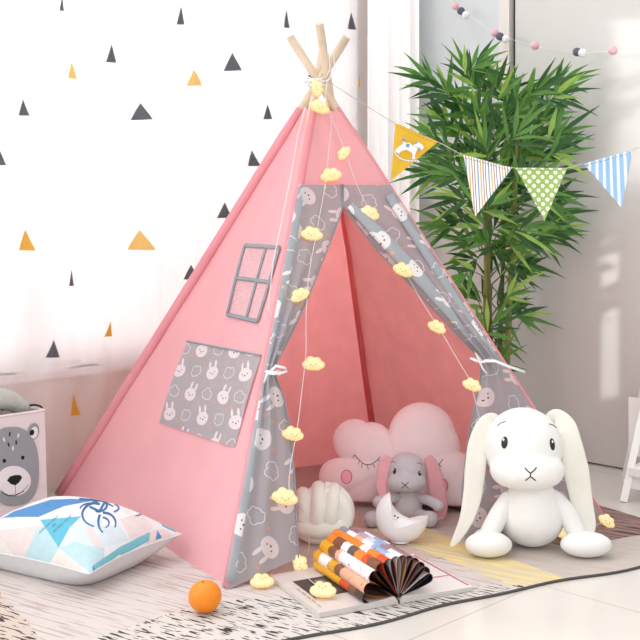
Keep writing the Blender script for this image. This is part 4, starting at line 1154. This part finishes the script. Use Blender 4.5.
# first cane is a close pair as in the photo
SPt = []
for bx, by, tx, ty, h_, r, mi in stalks:
    pts = []; rr = []
    nseg = int(h_/.13)
    for i in range(nseg*4+1):
        t = i/(nseg*4); p = Pc+Vector((bx+tx*t, by+ty*t, .17+(h_-.17)*t)); pts.append(p)
        nd = (i % 4 == 0); rr.append(r*(1-.45*t)*(1.12 if nd else 1.0))
    SPt.append(pts); g = Geo(); g.tube(pts, rr, 12); mk('cane', g, DSTK if mi else STK, plant)
sprays = [ # tip pixel, leaf count
 (468, 72, 9), (488, 52, 9), (430, 78, 8), (412, 70, 7), (455, 100, 9), (445, 122, 9), (432, 108, 8), (418, 126, 8), (475, 95, 9), (495, 85, 9),
 (515, 100, 9), (535, 95, 8), (553, 78, 9), (575, 85, 9), (588, 76, 9), (560, 108, 9), (575, 125, 8), (545, 128, 9), (530, 140, 9), (505, 125, 9),
 (480, 130, 9), (462, 145, 9), (440, 150, 8), (425, 160, 7), (412, 172, 6), (455, 172, 9), (480, 165, 9), (510, 160, 9), (535, 165, 9), (560, 150, 9),
 (575, 142, 7), (565, 175, 8), (440, 195, 8), (430, 222, 9), (450, 238, 9), (462, 218, 8), (470, 200, 8), (505, 195, 9), (520, 220, 9), (545, 200, 9),
 (570, 212, 9), (580, 228, 8), (560, 235, 8), (455, 262, 6), (452, 278, 5), (448, 292, 8), (468, 288, 7), (508, 260, 7), (535, 262, 8), (550, 268, 7), (525, 285, 6),
 (530, 305, 8), (545, 312, 7), (505, 312, 7), (505, 352, 6), (512, 346, 6), (490, 66, 8), (500, 108, 9), (520, 75, 6), (465, 118, 9), (490, 150, 9), (500, 180, 8), (525, 185, 8), (475, 232, 8), (500, 238, 8), (545, 225, 8),
 (460, 60, 8), (448, 88, 8), (430, 138, 8), (545, 110, 9), (530, 118, 9), (560, 92, 8), (468, 160, 8), (484, 185, 8), (438, 172, 7), (555, 190, 8), (575, 195, 7), (445, 215, 7), (535, 240, 7), (515, 148, 8), (495, 70, 8), (482, 108, 9)]
LG_ = Geo(); BG_ = Geo(); rnd = random.Random(3)
def clampw(p, mar=.06):
    e_ = p.x+p.y-(5.06-mar*1.414)
    if e_ > 0: p = p-Vector((e_/2, e_/2, 0))*1.0
    return p
def leaf(base, d, L, wd_, m):
    d = d.normalized(); s = d.cross(Vector((rnd.uniform(-.4, .4), -1, rnd.uniform(-.3, .5)))).normalized(); n = s.cross(d).normalized()
    v = []; f = []; N = 6
    prf = (.12, .62, 1.0, .88, .6, .3, .02)
    droop = rnd.uniform(.02, .16)
    for i in range(N+1):
        t = i/N; c = base+d*(L*t)+Vector((0, 0, -droop*L*t*t*1.5)); w = wd_*prf[i]
        v += [clampw(c-s*w+n*w*.35, .03), clampw(c, .03), clampw(c+s*w+n*w*.35, .03)]
        if i: b = (i-1)*3; f += [(b, b+1, b+4, b+3), (b+1, b+2, b+5, b+4)]
    LG_.add(v, f, m)
def leafy(tip, dirv, cnt):
    dirv = dirv.normalized()
    for j in range(cnt):
        t = j/max(1, cnt-1); a = (t-.5)*1.9*rnd.uniform(.75, 1.15)
        # rotate in the view-facing plane, plus depth jitter
        c_, s_ = math.cos(a), math.sin(a)
        dd = Vector((dirv.x*c_+dirv.z*s_, dirv.y+rnd.uniform(-.45, .35), -dirv.x*s_+dirv.z*c_))
        back = dirv*(-.05*abs(t-.5)*2*rnd.uniform(.6, 1.5))
        rr_ = rnd.random(); mm = 0 if rr_ < .45 else (1 if rr_ < .82 else 2)
        leaf(tip+back, dd, rnd.uniform(.10, .18)*(1.1 if abs(t-.5) < .2 else 1), rnd.uniform(.0072, .0112), mm)
for x, y, n in sprays:
    base_x = 490+rnd.uniform(-8, 8)
    dpt = 4.0+rnd.uniform(-.22, .18)
    if x > 560 or x < 440: dpt = 3.95+rnd.uniform(-.15, .1)
    tip = clampw(W(x, y, dpt), .13)
    # attach to a cane node somewhat lower
    zc_ = max(.45, tip.z-.10-abs(x-490)*.0016); st_ = SPt[rnd.choice((0, 0, 1, 2))]
    q = min(st_, key=lambda p: abs(p.z-zc_))
    mid = q.lerp(tip, .5)+Vector((0, 0, .03))
    BG_.tube([q, mid, tip], [.0028, .002, .0012], 5)
    dv = Vector(((x-490)/90.0, rnd.uniform(-.3, .1), .55 if y < 170 else .12))
    if y > 240: dv.z = rnd.uniform(-.25, .3)
    if abs(x-490) < 14: dv.x += rnd.uniform(-.6, .6)
    dv.normalize()
    leafy(tip-dv*.06, dv, n)
mk('foliage', LG_, LEAF, plant); mk('twigs', BG_, LEAF[0], plant)

# ------------------------------------------------------------------ bunting
def bD(px): return 3.335+(px-330)*.135/470-.05*min(1, (px-330)/60)
bp_ = [(333, 82), (362, 103), (395, 123), (438, 142), (463, 155), (490, 163), (515, 168), (541, 170), (567, 168), (583, 164), (607, 158), (632, 150), (660, 138), (720, 112), (800, 70)]
bpts = [W(x, y, bD(x)) for x, y in bp_]
bpts[0] = K+Vector((.02, -.03, .0))
bunt = thing('pennant_bunting', bpts[2].to_tuple(), 'string of four triangular fabric pennants running from tent top to wall', 'bunting')
TW = M('twisted_twine', (226, 214, 204), .8, .5, 300)
sm = path_sm(bpts, 8); g = Geo(); g.tube(sm, .0014, 6); mk('twine', g, TW, bunt)
def stripe_mat(name, cols, ang, period):
    m, nt = newmat(name); E.nt = nt
    uvn = nt.nodes.new('ShaderNodeUVMap'); uvn.uv_map = 'UVMap'; sp = nt.nodes.new('ShaderNodeSeparateXYZ'); nt.links.new(uvn.outputs[0], sp.inputs[0])
    w = (E(sp.outputs[0])*math.cos(ang)+E(sp.outputs[1])*math.sin(ang))/period
    rp = nt.nodes.new('ShaderNodeValToRGB'); rp.color_ramp.interpolation = 'CONSTANT'
    while len(rp.color_ramp.elements) < len(cols): rp.color_ramp.elements.new(.5)
    for j, el_ in enumerate(rp.color_ramp.elements): el_.position = cols[j][0]; el_.color = sr(*cols[j][1])
    nt.links.new(w.fr().v, rp.inputs[0])
    b = nt.nodes.new('ShaderNodeBsdfPrincipled'); nt.links.new(rp.outputs[0], b.inputs['Base Color']); b.inputs['Roughness'].default_value = .8; b.inputs['Specular IOR Level'].default_value = .2
    out(nt, b.outputs[0]); return m
def dot_mat():
    m, nt = newmat('green_dotted_cotton'); E.nt = nt
    uvn = nt.nodes.new('ShaderNodeUVMap'); uvn.uv_map = 'UVMap'; sp = nt.nodes.new('ShaderNodeSeparateXYZ'); nt.links.new(uvn.outputs[0], sp.inputs[0])
    a, b_ = E(sp.outputs[0]), E(sp.outputs[1]); T = .029
    x = (a/T).fr()-.5; y = (b_/T).fr()-.5; x2 = ((a/T)+.5).fr()-.5; y2 = ((b_/T)+.5).fr()-.5
    d = hyp(x, y).lt(.23).mx(hyp(x2, y2).lt(.23))
    dd = hyp(x, y).lt(.08).mx(hyp(x2, y2).lt(.08))
    c = mixc(d, sr(160, 192, 104), sr(244, 246, 238)); c = mixc(dd, c, sr(200, 214, 180))
    b = nt.nodes.new('ShaderNodeBsdfPrincipled'); nt.links.new(c, b.inputs['Base Color']); b.inputs['Roughness'].default_value = .8; out(nt, b.outputs[0]); return m
MUST = M('mustard_cotton', (230, 186, 62), .85, .06, 60, .2, 400)
STR = stripe_mat('multi_stripe_cotton', [(0, (246, 246, 246)), (.14, (120, 160, 205)), (.24, (246, 246, 246)), (.40, (214, 180, 84)), (.50, (246, 246, 246)), (.64, (190, 130, 110)), (.72, (246, 246, 246)), (.86, (120, 110, 110)), (.93, (246, 246, 246))], .30, .036)
BST = stripe_mat('blue_stripe_cotton', [(0, (158, 200, 238)), (.62, (244, 248, 252))], -.28, .0235)
pens = [((395, 123), (438, 142), (390.5, 181), MUST, 'mustard pennant with a white rocking horse'), ((463, 155), (512, 168), (474.5, 217), STR, 'pennant with fine blue, gold and brown stripes'), ((515, 168), (567, 168), (544, 221), dot_mat(), 'green pennant with white dots'), ((583, 164), (632, 150), (621, 208), BST, 'blue and white striped pennant')]
for a, b, c, mt, lb in pens:
    A_, B_, C_ = W(*a, bD(a[0])), W(*b, bD(b[0])), W(*c, bD((a[0]+b[0])/2)-.012)
    ux = (B_-A_).normalized(); nn_ = ux.cross(C_-A_).normalized(); 
    if nn_.y > 0: nn_ = -nn_
    uy = nn_.cross(ux)
    if uy.z < 0: uy = -uy
    def pf(u, v, A_=A_, B_=B_, C_=C_, nn_=nn_):
        top_ = A_.lerp(B_, u); p = top_.lerp(C_, v); return p+nn_*(.004+.004*math.sin(u*6+v*2)*(1-v))
    g = Geo(); g.grid(pf, 20, 20, 0, lambda u, v, p: ((p-A_).dot(ux), (p-A_).dot(uy)))
    pn = mk('pennant', g, mt, bunt); pn['label'] = lb
    md_ = pn.modifiers.new('thick', 'SOLIDIFY'); md_.thickness = .0012
    # stitching
    g = Geo()
    for i in range(11):
        u0 = (i+.2)/11; u1 = (i+.75)/11; g.tube([pf(u0, .035)+nn_*.0015, pf(u1, .055)+nn_*.0015], .0009, 5)
    mk('stitching', g, M('stitch_thread', (216, 140, 90) if mt is MUST else (150, 120, 110), .8), pn)
    if mt is MUST:
        PP_ = Plane(A_, nn_)
        hz = lambda L: [PP_.px(380+x/8, 110+y/8, .0095) for x, y in L]
        WH_ = M('white_applique', (246, 246, 248), .8); BL_ = M('blue_applique', (120, 168, 200), .8)
        g = Geo()
        for L in ([(182, 250), (205, 262), (240, 262), (262, 290), (275, 272), (300, 258), (318, 262), (345, 285), (350, 300), (335, 328), (322, 300), (306, 306), (292, 330), (245, 338), (212, 318), (200, 290), (178, 282)],
                  [(178, 272), (200, 290), (212, 318), (170, 330), (148, 350), (118, 326), (140, 300)], [(245, 330), (292, 328), (278, 365), (282, 392), (255, 392), (262, 360)]):
            v = hz(L); c0 = sum(v, Vector())/len(v); n_ = len(v); g.add(v+[c0], [(i, (i+1) % n_, n_) for i in range(n_)])
        horse = mk('rocking_horse_applique', g, WH_, pn, smooth=False)
        g = Geo(); P_ = [PP_.px(380+x/8, 110+y/8, .0098) for x, y in ((112, 320), (125, 350), (150, 378), (185, 397), (225, 407), (260, 408), (288, 402))]
        g.tube(path_sm(P_), .0022, 6, flat=.3, up=nn_); mk('rocker', g, WH_, horse)
        g = Geo()
        for L in ([(212, 268), (240, 272), (232, 302), (204, 294)], [(278, 268), (296, 254), (302, 262), (284, 276)], [(176, 232), (196, 226), (206, 246), (186, 250)]):
            v = [p+nn_*.0006 for p in hz(L)]; g = Geo(); g.add(v, [(0, 1, 2, 3)]); mk('saddle' if L[0][0] == 212 else 'mane' if L[0][0] == 278 else 'tail', g, BL_, horse, smooth=False)
        g = Geo()
        for i in range(8):
            q = path_sm(P_)[min(i*5+2, 36)]+nn_*.0025; g.tube([q-UP*.0012, q+UP*.0012], .001, 5)
        mk('rocker_dashes', g, BL_, horse, smooth=False)['kind'] = 'stuff'

# ------------------------------------------------------------------ felt ball garland
def gD(px): k_ = (px-320)/FPX; return 5.06/(1+k_)-.13
gp = [(430, -26), (455, 6), (475, 20), (500, 35), (535, 46), (558, 51), (580, 53), (613, 50.5), (640, 48), (680, 36), (720, 14)]
gpts = path_sm([W(x, y, gD(x)) for x, y in gp], 6)
gar = thing('felt_ball_garland', gpts[12].to_tuple(), 'thin string of pink, grey and white felt balls above the bamboo', 'garland')
g = Geo(); g.tube(gpts, .0009, 6); mk('thread', g, CORD, gar)
FPK = M('pink_felt', (246, 196, 208), .95, .1, 90, .5, 400); FGR = M('grey_felt', (110, 108, 126), .95, .15, 90, .5, 400); FWH = M('white_felt', (248, 248, 248), .95, .05, 90, .5, 400)
for x, y, m_, lb in ((455, 6, FPK, 0), (461, 11, FGR, 0), (466, 15, FWH, 0), (495, 33, FPK, 0), (500, 36.5, FGR, 0), (506, 39, FWH, 0), (535, 45.8, FPK, 0), (577, 52, FGR, 0), (582.5, 53, FWH, 0), (613, 50.5, FPK, 0), (655, 45, FGR, 0)):
    g = Geo(); g.ell(W(x, y, gD(x)), .0163, 18, 12); mk('felt_ball', g, m_, gar)

# ------------------------------------------------------------------ cloud string lights
lm, nt = newmat('warm_glowing_cloud'); E.nt = nt
em = nt.nodes.new('ShaderNodeEmission'); nzn = nt.nodes.new('ShaderNodeTexNoise'); nzn.inputs['Scale'].default_value = 25
tcx = nt.nodes.new('ShaderNodeTexCoord'); nt.links.new(tcx.outputs['Object'], nzn.inputs['Vector'])
lw = nt.nodes.new('ShaderNodeLayerWeight'); lw.inputs[0].default_value = .45
c1 = mixc(nzn.outputs['Fac'], sr(255, 228, 140), sr(255, 250, 205)); ge = nt.nodes.new('ShaderNodeNewGeometry'); gs = nt.nodes.new('ShaderNodeSeparateXYZ'); nt.links.new(ge.outputs['Normal'], gs.inputs[0]); lo = E.op('MAXIMUM', E(gs.outputs[2])*-.8+.08, 0.0); c1 = mixc(lo, c1, sr(255, 184, 84)); c2 = mixc(lw.outputs['Facing'], c1, sr(250, 200, 120)); nt.links.new(c2, em.inputs['Color']); em.inputs['Strength'].default_value = 1.15  # orange shading of undersides and rims is mixed into the glow colour
df = nt.nodes.new('ShaderNodeBsdfPrincipled'); df.inputs['Base Color'].default_value = sr(255, 240, 205); df.inputs['Roughness'].default_value = .4
ad = nt.nodes.new('ShaderNodeAddShader'); ms = nt.nodes.new('ShaderNodeMixShader'); ms.inputs[0].default_value = .72
nt.links.new(df.outputs[0], ms.inputs[1]); nt.links.new(em.outputs[0], ms.inputs[2]); out(nt, ms.outputs[0])
sl = thing('cloud_string_lights', (K.x, K.y-.05, K.z-.02), 'string of small glowing cloud lights draped over the tent front', 'string lights')
RF = M('red_face_dots', (196, 90, 90), .6)
def cl(p, s=1.0, rot=0.0, yaw=0.0, flat=False):
    g = Geo(); R = Matrix.Rotation(yaw, 3, 'Z')@Matrix.Rotation(rot, 3, 'Y')
    if flat: R = R@Matrix.Rotation(math.radians(-50), 3, 'X')
    els = [((0, 0, 0), (.024, .014, .017)), ((-.021, 0, -.002), (.0135, .012, .0125)), ((.021, 0, -.003), (.0135, .012, .0125)), ((-.009, 0, .011), (.0135, .012, .0125)), ((.010, 0, .009), (.013, .012, .012)), ((0, 0, -.010), (.016, .012, .010)), ((-.014, 0, -.010), (.010, .011, .009)), ((.013, 0, -.011), (.010, .011, .009))]
    g.blob((0, 0, 0), els, .0008, 40, 26); g.v = [p+R@(q*s) for q in g.v]
    o = mk('cloud_light', g, lm, sl, weld=True)
    g = Geo()
    for x_, z_ in ((-.008, .001), (.008, .001)): g.ell((x_, -.0152, z_), (.0016, .0012, .0016), 8, 6)
    g.ell((0, -.0158, -.004), (.0022, .0008, .001), 8, 6)
    g.v = [p+R@(q*s) for q in g.v]; mk('face_dots', g, RF, o)
N1 = .034
onF = lambda x, y, o=N1: FP.px(x, y, o)
front = [(317, 88, .05, 1.0, 1.3), (319.5, 107, .05, 1.15, .3), (344, 153, .03, .9, -.9), (331, 175, .03, 1.15, -.2), (369.5, 213, .035, 1.12, .3), (312, 234, .045, 1.12, .1), (300, 295, .045, 1.0, -.5), (403, 270, .045, 1.1, .4), (437, 327, .05, 1.0, .4), (472, 385, .06, 1.0, .3), (313.5, 364, .02, 1.1, 0), (293, 434, .03, 1.05, .2), (285, 497, .05, 1.2, .2)]
for x, y, o, s, r in front: cl(onF(x, y, o), s*.84, r, rnd.uniform(-.3, .3))
def onG(x, y, h_=.016): D_ = (CH-RZ-h_)*FPX/(y-HY); p = W(x, y, D_); return p
flo = [(262, 581, .017, 1.0, 0.0), (300, 565, .022, 1.0, 1.3), (323, 590, .032, 1.05, 0), (565, 533, .017, .9, 0), (607, 521, .017, .9, .6)]
for x, y, h_, s, r in flo: cl(onG(x, y, h_), s*.88, r, rnd.uniform(-.3, .3), flat=abs(r) < .1)
def wire(pts): g = Geo(); g.tube(path_sm(pts, 8), .0011, 6); mk('wire', g, CLEARCORD, sl)
wire([K+Vector((.0, -.05, 0)), onF(318, 98, .04), onF(331, 115, .03), onF(329, 150, .03), onF(325, 185, .03), onF(318, 225, .04), onF(309, 275, .04), onF(306, 320, .03), onF(306, 350, .03), onF(302, 390, .03), onF(297, 430, .035), onF(290, 470, .045), onF(291, 496, .05), onG(306, 530, .03)+Vector((0, 0, .04)), onG(309, 548, .02), onG(302, 562, .02)])
wire([K+Vector((.01, -.05, 0)), onF(330, 112, .03), onF(344, 148, .03), onF(357, 185, .03), onF(372, 215, .035), onF(387, 245, .035), onF(405, 272, .04), onF(421, 300, .045), onF(440, 330, .05), onF(456, 357, .06), onF(470, 380, .06)])
wire([onG(262, 581, .012), onG(275, 570, .01), onG(284, 560, .02), onG(300, 556, .01), onG(300, 563, .02)])
wire([onG(300, 567, .012), onG(308, 578, .012), onG(320, 588, .030)])
wire([onF(472, 388, .06), onF(480, 420, .05), onF(490, 460, .05), onF(520, 500, .05), onG(563, 532, .012), onG(590, 527, .01), onG(606, 521, .012)])

# ------------------------------------------------------------------ white step stool on the right edge
stool = thing('step_stool', (1.08, 3.46, 0), 'white painted step stool at the right edge beside the rug', 'stool')
SW = M('white_painted_wood', (240, 240, 238), .4, .03, 10)
def post(P, Q, hw): g = Geo(); d = (Q-P); g.tube([P, Q], hw*1.35, 4, up=Vector((.5, -1, 0))); mk('leg', g, SW, stool, smooth=False)
la = G(623.5, 502); lb_ = W(647, 392, la.y+.10)
post(la, lb_, .012)
lc = Vector((1.40, 3.14, 0)); ld = Vector((1.36, 3.26, lb_.z)); post(lc, ld, .012)
le = Vector((la.x+.08, la.y+.27, 0)); lf = Vector((lb_.x+.02, lb_.y+.10, lb_.z)); post(le, lf, .012)
lg = Vector((1.44, 3.40, 0)); lh = Vector((1.38, 3.34, lb_.z)); post(lg, lh, .012)
dirx = (lc-la).normalized(); diry = Vector((-dirx.y, dirx.x, 0))
def plank(name, p, w, d_, z, th=.012):
    g = Geo(); R = Matrix((dirx, diry, UP)).transposed(); g.box(p+dirx*w/2+diry*d_/2+UP*z, (w/2, d_/2, th), 0, R); mk(name, g, SW, stool, smooth=False)
plank('step', Vector((la.x+.018, la.y, 0)), .42, .24, .098, .013)
plank('crossbar', Vector((la.x+.022, la.y+.02, 0)), .40, .02, .062, .022)
plank('tread', Vector((lb_.x-.03, lb_.y-.02, 0)), .42, .18, lb_.z+.008, .012)
plank('back_board', Vector((la.x+.075, la.y+.20, 0)), .36, .010, .21, .10)

# ------------------------------------------------------------------ render look
scene.view_settings.view_transform = 'Standard'
scene.view_settings.exposure = 0.0
